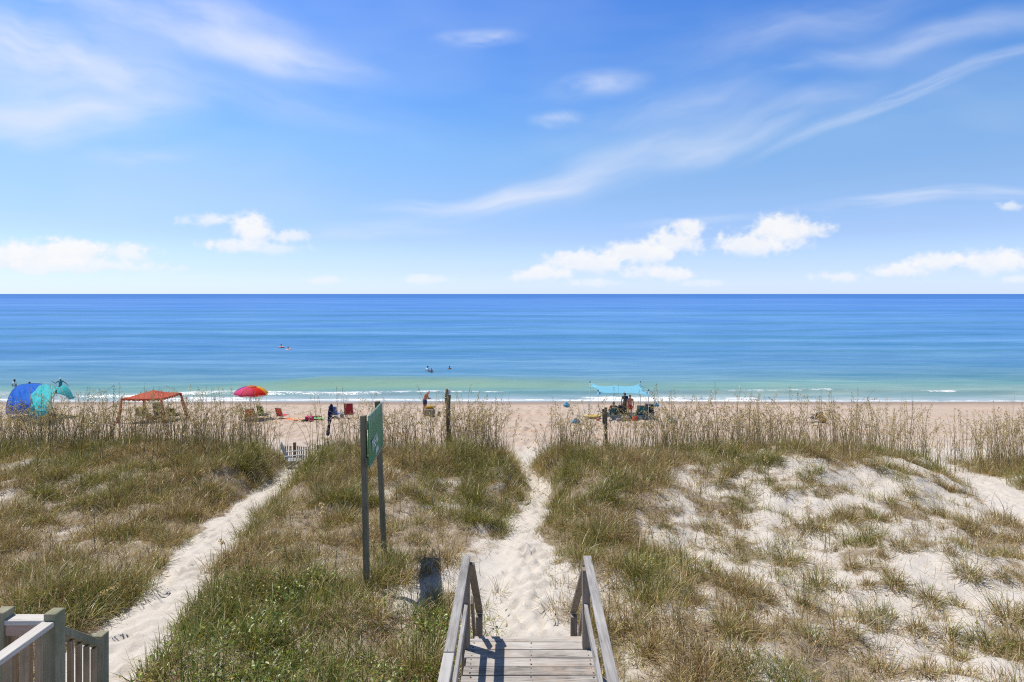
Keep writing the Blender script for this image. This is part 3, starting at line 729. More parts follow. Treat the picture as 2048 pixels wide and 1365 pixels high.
def leaf_cards(x, y, h, size, col):
    """small ovate leaves held roughly flat, two faces folded along the midrib"""
    N = len(x); z = height(x, y, False)+h
    az = rng.random(N)*6.283; tilt = rng.normal(.35, .35, N)
    d = np.stack([np.cos(az)*np.cos(tilt), np.sin(az)*np.cos(tilt), np.sin(tilt)], -1); s = np.stack([-np.sin(az), np.cos(az), rng.normal(0, .35, N)], -1)
    c = np.stack([x, y, z], -1); L = size[:, None]
    up = np.array([0, 0, .18])
    v = np.stack([c-d*L*.5, c+s*L*.36+up*L, c+d*L*.55, c-s*L*.36+up*L, c-d*L*.1+s*L*.34+up*L, c-d*L*.1-s*L*.34+up*L], 1)
    q = np.array([[0, 4, 1, 2], [0, 2, 3, 5]])
    Q = (np.arange(N)[:, None, None]*6+q[None]).reshape(-1, 4)
    return v.reshape(-1, 3), Q, np.repeat(col, 6, 0)

def fan_points(n, y0, y1, margin=2.0):
    y = np.sqrt(rng.random(n)*(y1**2-y0**2)+y0**2); x = (rng.random(n)*2-1)*(.93*y+margin)
    return x, y
TPOS = [ground_at(a, b) for a, b, *_ in TUSSOCKS]
def build_grass():
    parts = []
    # tufts
    x, y = fan_points(36000, 4.6, 25.5)
    C = cover(x, y); cf = fbm(x*1.7+2, y*1.7, 151, 3); k = rng.random(len(x)) < C*(.22+.68*np.maximum(sstep(cf, .42, .58), sstep(y, 16.5, 18.5)*.8))
    for p in TPOS: k &= (np.hypot(x-p.x, y-p.y) > .30)
    k &= ~((x > -.75) & (x < 1.15) & (y < 8.3)) & ~((x < -3.2) & (x > -3.9) & (y < 5.1))
    x, y = x[k], y[k]; cf = cf[k]; z = height(x, y, False); g = np.clip(plan(GRN, x, y, z)+(fbm(x*.8, y*.8, 91, 3)-.5)*2.7-.16*(x > 3)+(sstep(cf, .42, .6)-.6)*.35-.07, 0.02, 1)
    big = fbm(x*.5+4, y*.5, 95, 3)
    n = rng.integers(16, 38, len(x))
    crest = sstep(y, 15.5, 18.5)
    L = (.17+.20*rng.random(len(x))+.20*sstep(big, .45, .7))*(1+.45*crest)*np.where(x > 3.5, .85, 1)*(.72+.55*sstep(cf, .44, .64))
    rad = rng.uniform(.06, .22, len(x))
    parts.append(tuft(x, y, n, rad, L, g, w=.0075))
    # big tussocks that stand above the rest
    x, y = fan_points(2600, 4.8, 21.0); C = cover(x, y); k = (rng.random(len(x)) < C*1.1*sstep(fbm(x*1.7+2, y*1.7, 151, 3), .44, .58)*np.where(x > 3.5, .32, 1)) & ~((x > -1.0) & (x < 1.4) & (y < 8.5)) & ~((x < -3.0) & (x > -4.1) & (y < 5.4))
    a, b, c = path_dist(x, y); k &= np.minimum(np.minimum(a, b), c) > .22
    x, y = x[k], y[k]; z = height(x, y, False); g = np.clip(plan(GRN, x, y, z)+(fbm(x*.8, y*.8, 91, 3)-.5)*2.3+rng.normal(0, .15, len(x)), .02, 1)
    parts.append(tuft(x, y, rng.integers(50, 100, len(x)), rng.uniform(.14, .32, len(x)), rng.uniform(.34, .64, len(x)), g, spread=1.3, w=.0085))
    # small dry tufts sown over the open slope on the right, a few at the sides of the steps
    x, y = fan_points(9000, 6.5, 19); C = cover(x, y); a, b, c = path_dist(x, y)
    k = (x > 1.6) & (np.minimum(b, c) > .15) & (rng.random(len(x)) < .42*sstep(fbm(x*2.2, y*2.2, 141, 3), .42, .62)*np.clip(1.2-C, .2, 1)); x, y = x[k], y[k]
    sx = np.array([-.42, -.30, -.22, -.36, -.12, -.44, 1.05, 1.18, 1.3, 1.1]); sy = np.array([8.35, 8.55, 8.9, 9.2, 8.5, 9.6, 8.5, 9.0, 8.7, 9.5]); x = np.concatenate([x, sx]); y = np.concatenate([y, sy])
    parts.append(tuft(x, y, rng.integers(9, 20, len(x)), rng.uniform(.03, .12, len(x)), np.concatenate([rng.uniform(.10, .26, len(x)-10), rng.uniform(.3, .5, 10)]), np.concatenate([rng.uniform(.0, .5, len(x)-10), rng.uniform(.6, .9, 10)]), spread=1.4, w=.007))
    # thatch: dead blades lying about between the tufts
    x, y = fan_points(330000, 4.6, 24.5)
    C = cover(x, y); k = rng.random(len(x)) < C*.68+.012+.07*(x > 2)
    a, b, c = path_dist(x, y); k &= (np.minimum(np.minimum(a, b), c) > -.02) | (rng.random(len(x)) < .016)
    k &= ~((x > -.75) & (x < 1.15) & (y < 8.1))
    x, y = x[k], y[k]; z = height(x, y, False); M = len(x)
    g = np.clip(plan(GRN, x, y, z)*.75-.26+(fbm(x*.8, y*.8, 91, 3)-.5)*1.8+(sstep(fbm(x*1.7+2, y*1.7, 151, 3), .42, .6)-.5)*.4, 0, 1)
    parts.append(blade_mesh(np.stack([x, y, z-.01], -1), rng.random(M)*6.283, rng.uniform(.10, .34, M), rng.uniform(.35, 1.45, M), rng.normal(.5, .6, M), rng.uniform(.004, .009, M), pick_colors(g)))
    # scattered upright stems, like the thin dark spikes all over the dune
    x, y = fan_points(9000, 5, 24); k = rng.random(len(x)) < (cover(x, y)*.55+.04)
    a, b, c = path_dist(x, y); k &= np.minimum(np.minimum(a, b), c) > .1; k &= ~((x > -.75) & (x < 1.15) & (y < 8.1))
    x, y = x[k], y[k]; M = len(x); z = height(x, y, False)
    parts.append(blade_mesh(np.stack([x, y, z], -1), rng.random(M)*6.283, rng.uniform(.35, .8, M), rng.normal(.05, .12, M), rng.normal(.15, .2, M), rng.uniform(.005, .008, M), pick_colors(rng.uniform(.1, .8, M))*.8))
    o = plant_obj('dune_grass', parts); o['kind'] = 'stuff'
    # rows of crest grass and the stand of sea oats behind it
    n = 26000; x = rng.uniform(-23, 23, n); y = rng.uniform(16.6, 25.0, n)
    a, b, c = path_dist(x, y); px = 1024+F*x/y
    wgt = np.interp(px, [0, 560, 600, 700, 760, 990, 1015, 1065, 1100, 1500, 1700, 1850, 2048], [1, 1, .45, .55, .9, 1, .22, .22, 1, 1, .8, .55, .7])*np.where(((px > 1180) & (px < 1320)) | ((px > 1600) & (px < 1670)), .62, 1.0)
    wgt = wgt*np.exp(-((y-21.0-np.where(x > 14, 1.2, 0))/2.0)**2)*np.where(px > 1850, 1.5, 1)*np.clip(.15+2.0*(fbm(x*.9, y*.9, 111, 3)-.3), .1, 1.3)
    k = (rng.random(n) < wgt*.62) & (a > .1) & (b > .05) & ((c > .1) | ((rng.random(n) < .3) & (y > 19.5)))
    x, y = x[k], y[k]; N = len(x)
    side = np.where(rng.random(N) < .6, 0.0, math.pi)+rng.normal(0, .7, N)
    parts = sea_oats(x, y, rng.triangular(.9, 1.85, 2.8, N)*np.interp(y, [18, 21, 25], [.85, 1.0, 1.08]), side, np.clip(rng.normal(.27, .22, N), 0, .9), np.clip(rng.normal(.05, .4, N), 0, 1))
    n = 1100; x = rng.uniform(-20, 20, n); y = rng.uniform(8, 18, n); k = rng.random(n) < cover(x, y)*.16; x, y = x[k], y[k]; N = len(x)
    parts += sea_oats(x, y, rng.uniform(.6, 1.05, N), rng.random(N)*6.283, np.clip(rng.normal(.2, .15, N), 0, .6), np.zeros(N))
    o = plant_obj('sea_oats_stand', parts); o['kind'] = 'stuff'
    # leafy creepers by the boardwalk and in the lower left
    x, y = fan_points(120000, 4.8, 10.2); z = height(x, y, False); g = plan(GRN, x, y, z); a, b, c = path_dist(x, y)
    q = sstep(g+(fbm(x*.8, y*.8, 121, 3)-.5)*.55, .62, .9)*sstep(a, .0, .3)*sstep(b, .1, .4)
    q = np.maximum(q, np.exp(-((x+1.3)/.75)**2-((y-7.6)/1.0)**2)*.95)
    q = q*np.where((x > -.72) & (x < 1.15) & (y < 8.2), 0, 1)
    k = rng.random(len(x)) < q*.62*sstep(fbm(x*1.6, y*1.6, 125, 3), .36, .58); x, y = x[k], y[k]; N = len(x)
    base = np.array([[.21, .27, .03], [.13, .20, .028], [.31, .33, .045], [.06, .12, .022], [.42, .28, .05]]); i = rng.choice(5, N, p=[.34, .30, .18, .14, .04])
    lv = leaf_cards(x, y, rng.uniform(.03, .30, N), rng.uniform(.025, .065, N), base[i]*rng.uniform(.75, 1.25, (N, 1)))
    j = rng.random(N) < .35; xs_, ys_ = x[j], y[j]; M = len(xs_)
    st = blade_mesh(np.stack([xs_, ys_, height(xs_, ys_, False)], -1), rng.random(M)*6.283, rng.uniform(.15, .4, M), rng.uniform(.1, .9, M), rng.normal(.4, .4, M), rng.uniform(.006, .016, M), pick_colors(np.full(M, .9)))
    xg, yg = fan_points(60000, 4.8, 11.0); zz = height(xg, yg, False); gg = plan(GRN, xg, yg, zz); ag, bg_, cg = path_dist(xg, yg)
    kg = (rng.random(len(xg)) < .5*sstep(gg+(fbm(xg*.7, yg*.7, 127, 3)-.5)*.5, .58, .85)) & (ag > .05) & (bg_ > .3) & ~((xg > -.75) & (xg < 1.15) & (yg < 8.2)); xg, yg = xg[kg], yg[kg]; M2 = len(xg)
    st2 = blade_mesh(np.stack([xg, yg, height(xg, yg, False)-.01], -1), rng.random(M2)*6.283, rng.uniform(.22, .62, M2), np.clip(rng.normal(.25, .3, M2), -.1, 1.2), rng.normal(.8, .6, M2), rng.uniform(.006, .013, M2), pick_colors(rng.uniform(.75, 1.1, M2))*np.array([.8, .95, .8]))
    # round pennywort leaves scattered on the open sand
    x2, y2 = fan_points(5200, 7, 19); k2 = (x2 > 2) & (rng.random(len(x2)) < .34*sstep(fbm(x2*.9, y2*.9, 131, 3), .46, .62)); x2, y2 = x2[k2], y2[k2]; N2 = len(x2)
    i2 = rng.choice(3, N2, p=[.5, .3, .2]); b2 = np.array([[.12, .16, .03], [.24, .25, .04], [.42, .33, .06]])
    lv2 = leaf_cards(x2, y2, rng.uniform(.02, .16, N2), rng.uniform(.03, .06, N2), b2[i2])
    o = plant_obj('leafy_creeper_foliage', [lv, st, st2, lv2], mat_grass('leaf', .4)); o['kind'] = 'stuff'
    # single tussocks on the open sand
    for (px, py, sp, L, g, lab), p in zip(TUSSOCKS, TPOS):
        n = int(140*sp/.26); e = lambda v: np.array([v])
        sub = [tuft(e(p.x), e(p.y), np.array([n]), e(sp*.55), e(L), e(g), spread=1.25, w=.0085)]
        m = int(n*.6); xx = p.x+rng.normal(0, sp*.5, m); yy = p.y+rng.normal(0, sp*.5, m)
        sub.append(blade_mesh(np.stack([xx, yy, height(xx, yy, False)], -1), rng.random(m)*6.283, rng.uniform(.1, .26, m), rng.uniform(.6, 1.45, m), rng.normal(.3, .4, m), rng.uniform(.005, .01, m), pick_colors(np.full(m, .05))))
        o = plant_obj('grass_tussock', sub, loc=tuple(p)); tag(o, lab, 'grass tussock', 'grass tussocks on the bare sand')
    # a few sea oats that stand out
    for (px, top, d, H, az, bend, dk, lab) in OATS:
        x = (px-1024)*d/F; e = lambda v: np.array([v], float)
        z = zg(x, d); hh = HC-(top-588)*d/F-z
        sub = sea_oats(e(x), e(d), e(max(.6, hh/(1-.4*bend))), e(az), e(bend), e(dk), heads=np.array([True]), thick=.008)
        o = plant_obj('sea_oat', sub, loc=(x, d, z)); tag(o, lab, 'sea oat', 'tall single sea oats')
OATS = [
 (232, 768, 20.5, 1.5, 0.0, .03, 1.0, 'dark straight sea oat rising tallest just left of the red canopy'),
 (168, 772, 20.2, 1.4, .3, .08, .8, 'tall thin sea oat between the blue and teal shade and the red canopy'),
 (518, 778, 20.8, 1.5, .2, .06, .9, 'sea oat crossing in front of the rainbow beach umbrella'),
 (866, 768, 20.4, 1.5, 3.0, .10, .9, 'dark sea oat leaning left beside the standing man'),
 (934, 766, 20.8, 1.5, .3, .06, .5, 'sea oat just right of the brown post with the white shell'),
 (1012, 800, 22.0, 1.2, 0, .05, .6, 'lone stiff sea oat at the left side of the gap in the dune'),
 (1235, 772, 20.6, 1.5, .3, .05, .6, 'sea oat rising in front of the pale blue sun sail'),
 (1352, 778, 20.8, 1.5, 0, .04, .6, 'sea oat taller than its neighbours right of the pale blue sun sail'),
 (1665, 782, 20.6, 1.5, 3.14, .42, .4, 'sea oat arching far over to the left above the right hand beach'),
 (1590, 772, 20.2, 1.5, 0, .05, .6, 'upright sea oat above the pile with the orange bag'),
 (1835, 800, 20.5, 1.4, .2, .05, .7, 'dark sea oat at the thinning right end of the stand'),
 (2006, 804, 20.0, 1.3, 0, .06, .7, 'sea oat closest to the right edge of the beach')]
build_grass()

# ------------------------------------------------------------------ boardwalk with handrails and steps
def build_boardwalk():
    zd = HC-4.1
    root = empty('boardwalk', (.2, 5.5, zg(.2, 5.5)), 'weathered grey wooden boardwalk with two handrails ending in steps down to the sand', 'boardwalk')
    off = -root.location
    def bld(mb, name, mat): return mb.build(name, mat, root) if False else _shift(mb, off).build(name, mat, root)
    xl = lambda y: np.interp(y, [0, 6.78], [-.59, -.52]); xr = lambda y: np.interp(y, [0, 6.78], [.90, .95])
    mb = MB(); y = 6.78; k = 0
    while y > -1.0:
        w = .138 if k else .06; a = random.uniform(-.008, .008)
        mb.bar((xl(y)-random.uniform(-.012, .018), y-w/2+a*.4, zd-.019+random.uniform(-.003, .003)), (xr(y)+random.uniform(-.012, .02), y-w/2-a*.4, zd-.019+random.uniform(-.003, .003)), w, .038, bev=.004)
        if k:
            for fx in (.05, .5, .95):
                for dy in (.03, .108):
                    p = Vector((xl(y)+(xr(y)-xl(y))*fx+random.uniform(-.012, .012), y-dy+random.uniform(-.006, .006), zd+.0035))
                    n = 6; r = random.uniform(.006, .013)
                    mb.add([p+Vector((math.cos(i*math.pi/3)*r, math.sin(i*math.pi/3)*r, 0)) for i in range(n)], [tuple(range(n))], 1)
        y -= w+.008+random.uniform(-.002, .004); k += 1
    bld(mb, 'deck_boards', [M_DECK, M_NAIL])
    for x in (-.48, .2, .88):
        m = MB(); m.bar((x, -1, zd-.13), (x, 6.72, zd-.13), .04, .18); bld(m, 'joist', M_POST)
    zr = zd+.93
    # handrail caps (flat two-by-fours laid along the posts); the left one is in two lengths
    m = MB(); m.bar((-.548, 6.86, zr), (-.553, 5.02, zr), .095, .04, bev=.004); m.bar((-.555, 5.012, zr-.004), (-.60, -1, zr-.004), .095, .04, bev=.004); bld(m, 'handrail', M_RAIL)
    m = MB(); m.bar((.905, 6.86, zr), (.825, 4.6, zr), .095, .04, bev=.004); m.bar((.824, 4.59, zr-.003), (.70, -1, zr-.003), .095, .04, bev=.004); bld(m, 'handrail', M_RAIL)
    m = MB(); m.bar((-.528, 6.572, zd+.475), (-.56, -1, zd+.475), .04, .10, bev=.004); bld(m, 'mid_rail', M_RAIL)
    m = MB(); m.bar((.852, 6.572, zd+.475), (.68, -1, zd+.475), .04, .10, bev=.004); bld(m, 'mid_rail', M_RAIL)
    for (x, yy) in ((-.535, 6.62), (.86, 6.62), (-.556, 4.86), (.822, 4.5), (-.575, 2.9), (.77, 2.4), (-.595, .6), (.72, .2)):
        m = MB(); m.bar((x, yy, zg(x, yy)-.3), (x, yy, zr-.022), .09, .09, up=(0, 1, 0), bev=.004); bld(m, 'post', M_POST)
    # steps down to the sand with their own sloping rails
    z0 = zg(.2, 8.0)
    n = 6; y0, y1 = 6.80, 7.95
    for i in range(n):
        f = (i+.75)/n; m = MB(); m.bar((-.46, y0+(y1-y0)*f, zd-(zd-z0)*f), (.86, y0+(y1-y0)*f, zd-(zd-z0)*f), .17, .038, bev=.004); bld(m, 'tread', M_DECK)
    for x in (-.50, .90):
        m = MB(); m.bar((x, y0+.02, zd-.12), (x, y1+.1, z0-.08), .04, .2, bev=.003); bld(m, 'stringer', M_POST)
        nx = x+(.05 if x < 0 else -.05)
        m = MB(); m.bar((nx, y1-.10, z0-.3), (nx, y1-.10, z0+.80), .088, .088, up=(0, 1, 0), bev=.004); bld(m, 'newel_post', M_POST)
        m = MB(); m.bar((x*.99, 6.80, zr-.05), (nx, y1-.02, z0+.80), .09, .04, bev=.004); bld(m, 'stair_rail', M_POST)
        m = MB(); m.bar((x*.94, 6.70, zd+.50), (nx-(.06 if x < 0 else -.06), y1-.06, z0+.38), .035, .09, bev=.004); bld(m, 'stair_mid_rail', M_POST)
def _shift(mb, off):
    mb.v = [(a+off.x, b+off.y, c+off.z) for a, b, c in mb.v]; return mb
build_boardwalk()

# ------------------------------------------------------------------ corner of the neighbouring stair landing, lower left
def build_landing():
    zf = HC-3.35; g = zg(-3.6, 3.5)
    root = empty('stair_landing', (-3.6, 3.5, g), 'greenish wooden stair landing with picket railing in the lower left corner', 'landing')
    off = -root.location
    B = lambda mb, nm, mt: _shift(mb, off).build(nm, mt, root)
    def post(x, y, top, s=.09):
        m = MB(); m.bar((x, y, zg(x, y)-.3), (x, y, top), s, s, up=(0, 1, 0), bev=.004); B(m, 'post', M_TREATED)
    tz = HC-2.305
    post(-3.327, 4.145, tz); post(-3.70, 4.145, tz+.01); post(-3.60, 4.985, HC-2.97); post(-3.33, 2.0, tz); post(-5.2, 4.145, tz)
    # rail across, with a board under its cap
    m = MB(); m.bar((-3.655, 4.145, tz-.065), (-3.372, 4.145, tz-.065), .088, .034, bev=.003); B(m, 'cap_rail', M_CAPX)
    m = MB(); m.bar((-3.655, 4.13, tz-.123), (-3.372, 4.13, tz-.123), .04, .08, bev=.003); B(m, 'rail_board', M_PINK)
    m = MB(); m.bar((-5.155, 4.145, tz-.065), (-3.745, 4.145, tz-.065), .088, .034, bev=.003); B(m, 'cap_rail', M_CAPX)
    # rail back along the landing
    m = MB(); m.bar((-3.335, 4.10, tz-.07), (-3.335, 2.045, tz-.07), .088, .036, bev=.003); B(m, 'cap_rail', M_CAPY)
    for i in range(16):
        y = 4.03-.125*i
        m = MB(); m.bar((-3.345, y, zf-.05), (-3.345, y, tz-.088), .036, .036, up=(0, 1, 0), bev=.003); B(m, 'picket', M_PICKET)
    for i in range(3):
        x = -3.43-.105*i
        m = MB(); m.bar((x, 4.172, zf-.05), (x, 4.172, tz-.085), .036, .036, up=(0, 1, 0), bev=.003); B(m, 'picket', M_PICKET)
    for i in range(10):
        x = -3.83-.13*i
        m = MB(); m.bar((x, 4.172, zf-.05), (x, 4.172, tz-.085), .036, .036, up=(0, 1, 0), bev=.003); B(m, 'picket', M_PICKET)
    # rail following the flight down
    a = Vector((-3.352, 4.192, HC-2.47)); b = Vector((-3.588, 4.938, HC-3.035)); d = b-a
    m = MB(); m.bar(a, b, .06, .055, bev=.003); B(m, 'stair_rail', M_TREATED)
    for i in range(5):
        p = a+d*((i+.6)/5.2); m = MB(); m.bar((p.x, p.y, p.z-1.0), (p.x, p.y, p.z-.045), .034, .034, up=(0, 1, 0), bev=.003); B(m, 'picket', M_PICKET)
    m = MB(); m.bar(a-Vector((0, 0, 1.02)), b-Vector((0, 0, 1.02)), .04, .16, bev=.003); B(m, 'stringer', M_TREATED)
    m = MB()
    for i in range(22): m.bar((-5.25, 4.08-.146*i, zf-.02), (-3.30, 4.08-.146*i, zf-.02), .138, .036, bev=.003)
    B(m, 'floor_boards', M_DECK)
build_landing()

# ------------------------------------------------------------------ green sign on two posts
def build_sign():
    p1 = Vector((-2.57, 10.12, zg(-2.57, 10.12))); p2 = Vector((-2.62, 11.75, zg(-2.62, 11.75)))
    root = empty('sign', p1, 'green property sign with faded picture and white lettering on two tall square posts', 'sign'); off = -root.location
    B = lambda mb, nm, mt: _shift(mb, off).build(nm, mt, root)
    t1 = Vector((-2.640, 10.12, HC-2.16)); t2 = Vector((-2.745, 11.62, HC-2.19))
    m = MB(); m.bar(p1-Vector((0, 0, .3)), t1, .096, .096, up=(0, 1, 0), bev=.005); B(m, 'post', M_SIGNPOST)
    m = MB(); m.bar(p2-Vector((0, 0, .3)), t2, .096, .096, up=(0, 1, 0), bev=.005); B(m, 'post', M_SIGNPOST)
    # board: near edge (top, bottom) and far edge
    nt = Vector((-2.525, 10.02, HC-2.145)); nb = Vector((-2.512, 10.02, HC-3.07)); ft = Vector((-2.715, 11.88, HC-2.25)); fb = Vector((-2.67, 11.88, HC-3.175))
    ex = (ft-nt).normalized(); ez = (nt-nb).normalized(); nrm = ez.cross(ex).normalized()
    if nrm.x < 0: nrm = -nrm
    L = (ft-nt).length; H = (nt-nb).length
    for zf in (.12, .80):
        for q0, q1 in ((.0, 1.0),):
            a = nb+ez*H*zf+ex*.02-nrm*.035; m = MB(); m.bar(a, a+ex*(L-.04), .04, .13, up=ez); B(m, 'batten', M_SIGNPOST)
    m_, t, out = newmat('faded_sign_face'); o = objco(t); x, y, z = t.xyz(o)
    g = t.mix(t.noise(o, 5, 4), (.035, .19, .075), (.06, .27, .11))
    top = t.smooth(z, 2.78, 2.95)
    pic = t.noise(t.mapv(o, scale=(1, 5.0, 1.6)), 2.6, 4, .6); pic2 = t.noise(t.mapv(o, scale=(1, 5, 1.1), loc=(3, 3, 3)), 2.1, 3)
    g = t.mix(t.smooth(pic, .50, .62)*top*.75, g, (.42, .52, .48)); g = t.mix(t.smooth(pic2, .58, .68)*top*.65, g, (.50, .24, .08))
    sc = t.noise(t.mapv(o, scale=(1, 3, 3)), 6, 5, .7); g = t.mix(t.smooth(sc, .58, .72)*.35, g, (.26, .38, .30))
    principled(t, out, g, .5, .4)
    c = nb+ex*L/2+ez*H/2; ft = nt+ex*L; fb = nb+ex*L
    mb = MB(); R3 = Matrix((ex, nrm, ez)).transposed(); mb.box(c, (L, .022, H), R3, .003)
    face = B(mb, 'sign_board', m_)
    M_EDGE = mat_plain('sign_edge', (.42, .45, .42), .5)
    mb = MB(); e = .022; f = .0135
    for (a, b) in ((nt, ft), (nb, fb), (nt, nb), (ft, fb)):
        ins = (c-(a+b)/2).normalized()*e*.5
        mb.bar(a+ins+nrm*f, b+ins+nrm*f, e if abs((b-a).normalized().dot(ez)) > .5 else .004, .004 if abs((b-a).normalized().dot(ez)) > .5 else e, up=ez if abs((b-a).normalized().dot(ez)) < .5 else nrm)
    fr = _shift(mb, off).build('frame', M_EDGE, face)
    M_TXT = mat_plain('faded_white_letters', (.80, .86, .83), .6, .2, scale=14)
    def txt(s, size, u, v, sx=1.0):
        cu = bpy.data.curves.new('lettering', 'FONT'); cu.body = s; cu.size = size; cu.align_x = 'CENTER'; cu.align_y = 'CENTER'; cu.extrude = .0015; cu.offset = .004
        tmp = bpy.data.objects.new('lettering', cu); COL.objects.link(tmp); bpy.context.view_layer.update()
        me = bpy.data.meshes.new_from_object(tmp.evaluated_get(bpy.context.evaluated_depsgraph_get())); bpy.data.objects.remove(tmp)
        me.materials.clear(); o = link('lettering', me, M_TXT, face)
        o.matrix_local = Matrix.Translation(nb+ex*L*u+ez*H*v+nrm*.0135+off) @ Matrix((ex, ez, nrm)).transposed().to_4x4() @ Matrix.Diagonal((sx, 1, 1, 1))
    txt('THE VILLAS', .27, .50, .375, 1.10)
    txt('PHASE I', .19, .56, .15, 1.05)
build_sign()

# ------------------------------------------------------------------ old posts, slat fence
def build_posts():
    p = Vector((-2.40, 21.0, 0)); p.z = zg(p.x, p.y); top = along(895, 778, 21.0)
    r = empty('driftwood_post', p, 'tall rough brown post with a forked top standing in the dune grass', 'post')
    m = MB(); a = Vector((.10, 0, -.3)); b = Vector((top.x+.02, 21, top.z-.26))-p
    m.tube([a, a.lerp(b, .3)+Vector((.008, 0, 0)), a.lerp(b, .65)-Vector((.012, 0, 0)), b], [.085, .088, .08, .088], 9); m.build('trunk', M_DRIFT, r)
    m = MB(); m.tube([b+Vector((-.045, 0, -.3)), b+Vector((-.07, 0, -.02)), Vector((top.x-.03, 21, top.z))-p], [.05, .055, .05], 7); m.build('fork', M_DRIFT, r)
    m = MB(); m.tube([b+Vector((.03, 0, -.35)), b+Vector((.05, .02, -.02)), b+Vector((.055, .02, .03))], [.05, .056, .05], 7); m.build('fork', M_DRIFT, r)
    # the big pale shell lodged in the fork
    q = b+p+Vector((.02, 0, .03))
    m = MB(); g = []
    for i in range(9):
        s = i/8; row = []
        for j in range(9):
            a = -1.1+2.2*j/8; rr = .012+.13*s**.7*(1+.05*math.cos(j*math.pi))
            row.append(q+Vector((math.sin(a)*rr*.8-.02*s, math.cos(a)*.05-.05+.05*s, .02+math.cos(a)*rr*1.5-.02)))
        g.append(row)
    m.sheet(g, .008); o = _shift(m, -q).build('seashell', mat_plain('bleached_shell', (.72, .70, .64), .5), None, q); tag(o, 'big white shell wedged in the fork of the brown post', 'shell')
    g = ground_at(1208, 872); g = Vector((3.42, 20.8, zg(3.42, 20.8))); hh = along(1208, 815, 20.8).z-g.z
    r = empty('fence_post', g, 'short squared post with a grey board nailed to its side, right of the dune gap', 'post')
    m = MB(); m.bar((0.02, 0, -.3), (0, 0, hh), .10, .10, up=(0, 1, 0), bev=.006); m.build('post_shaft', M_DRIFT, r)
    m = MB(); m.bar((-.085, -.02, hh-.62), (-.095, -.02, hh-.06), .075, .03, up=(0, 1, 0), bev=.003); m.build('board', M_SLAT, r)
    # slat fence across the end of the left path
    y0 = 23.9; x0, x1 = along(566, 900, y0).x, along(728, 900, y0).x
    r = empty('slat_fence', (x0, y0, zg(x0, y0)), 'low grey picket sand fence held by wire across the end of the narrow path', 'fence')
    m = MB(); x = x0
    zt = HC-(890-588)*y0/F
    while x < x1:
        yy = y0+.05*math.sin(x*3); h = zt+.10*(vnoise(np.array([x*1.3]), np.array([1.0]), 3)[0]-.6)+random.uniform(-.03, .03); l = random.gauss(0, .012)
        m.bar((x, yy, zg(x, yy)-.1), (x+l, yy+random.gauss(0, .01), h), random.uniform(.03, .042), .012, up=(0, 1, 0)); x += random.uniform(.075, .10)
    _shift(m, -r.location).build('slats', M_SLAT, r)
    m = MB()
    for dz in (.18, .58): m.tube([(x0+(x1-x0)*i/14, y0-.012+.05*math.sin((x0+(x1-x0)*i/14)*3), zt-dz) for i in range(15)], .005, 4)
    _shift(m, -r.location).build('wire', mat_plain('dull_wire', (.18, .17, .16), .5), r)
    for (px, tp, s) in ((588, 886, .10), (655, 884, .08), (728, 888, .08)):
        xx = along(px, 900, y0).x; m = MB(); m.bar((xx, y0+.07, zg(xx, y0)-.3), (xx, y0+.07, HC-(tp-588)*y0/F), s, s, up=(0, 1, 0), bev=.005); _shift(m, -r.location).build('post', M_DRIFT, r)
build_posts()

# ------------------------------------------------------------------ people
SKIN = {'tan': mat_plain('tanned_skin', (.44, .21, .125), .55, .1), 'red': mat_plain('sunburnt_skin', (.50, .22, .14), .55, .1), 'dark': mat_plain('shaded_skin', (.22, .12, .085), .55, .1)}
CL = {k: mat_plain(k+'_clothing', c, .8, .1) for k, c in dict(black=(.02, .02, .025), navy=(.03, .045, .12), white=(.78, .78, .78), red=(.45, .03, .05), teal=(.06, .28, .30), pink=(.72, .12, .2)).items()}
HAIR = {'dark': mat_plain('dark_hair', (.018, .013, .01), .5), 'blond': mat_plain('blond_hair', (.46, .26, .10), .5), 'white': mat_plain('white_hair', (.72, .70, .66), .6), 'grey': mat_plain('grey_hair', (.25, .24, .24), .6)}
def remesh(o, vs, sm=2):
    md = o.modifiers.new('skin', 'REMESH'); md.mode = 'VOXEL'; md.voxel_size = vs; md.use_smooth_shade = True
    s = o.modifiers.new('smooth', 'SMOOTH'); s.iterations = sm; s.factor = .5
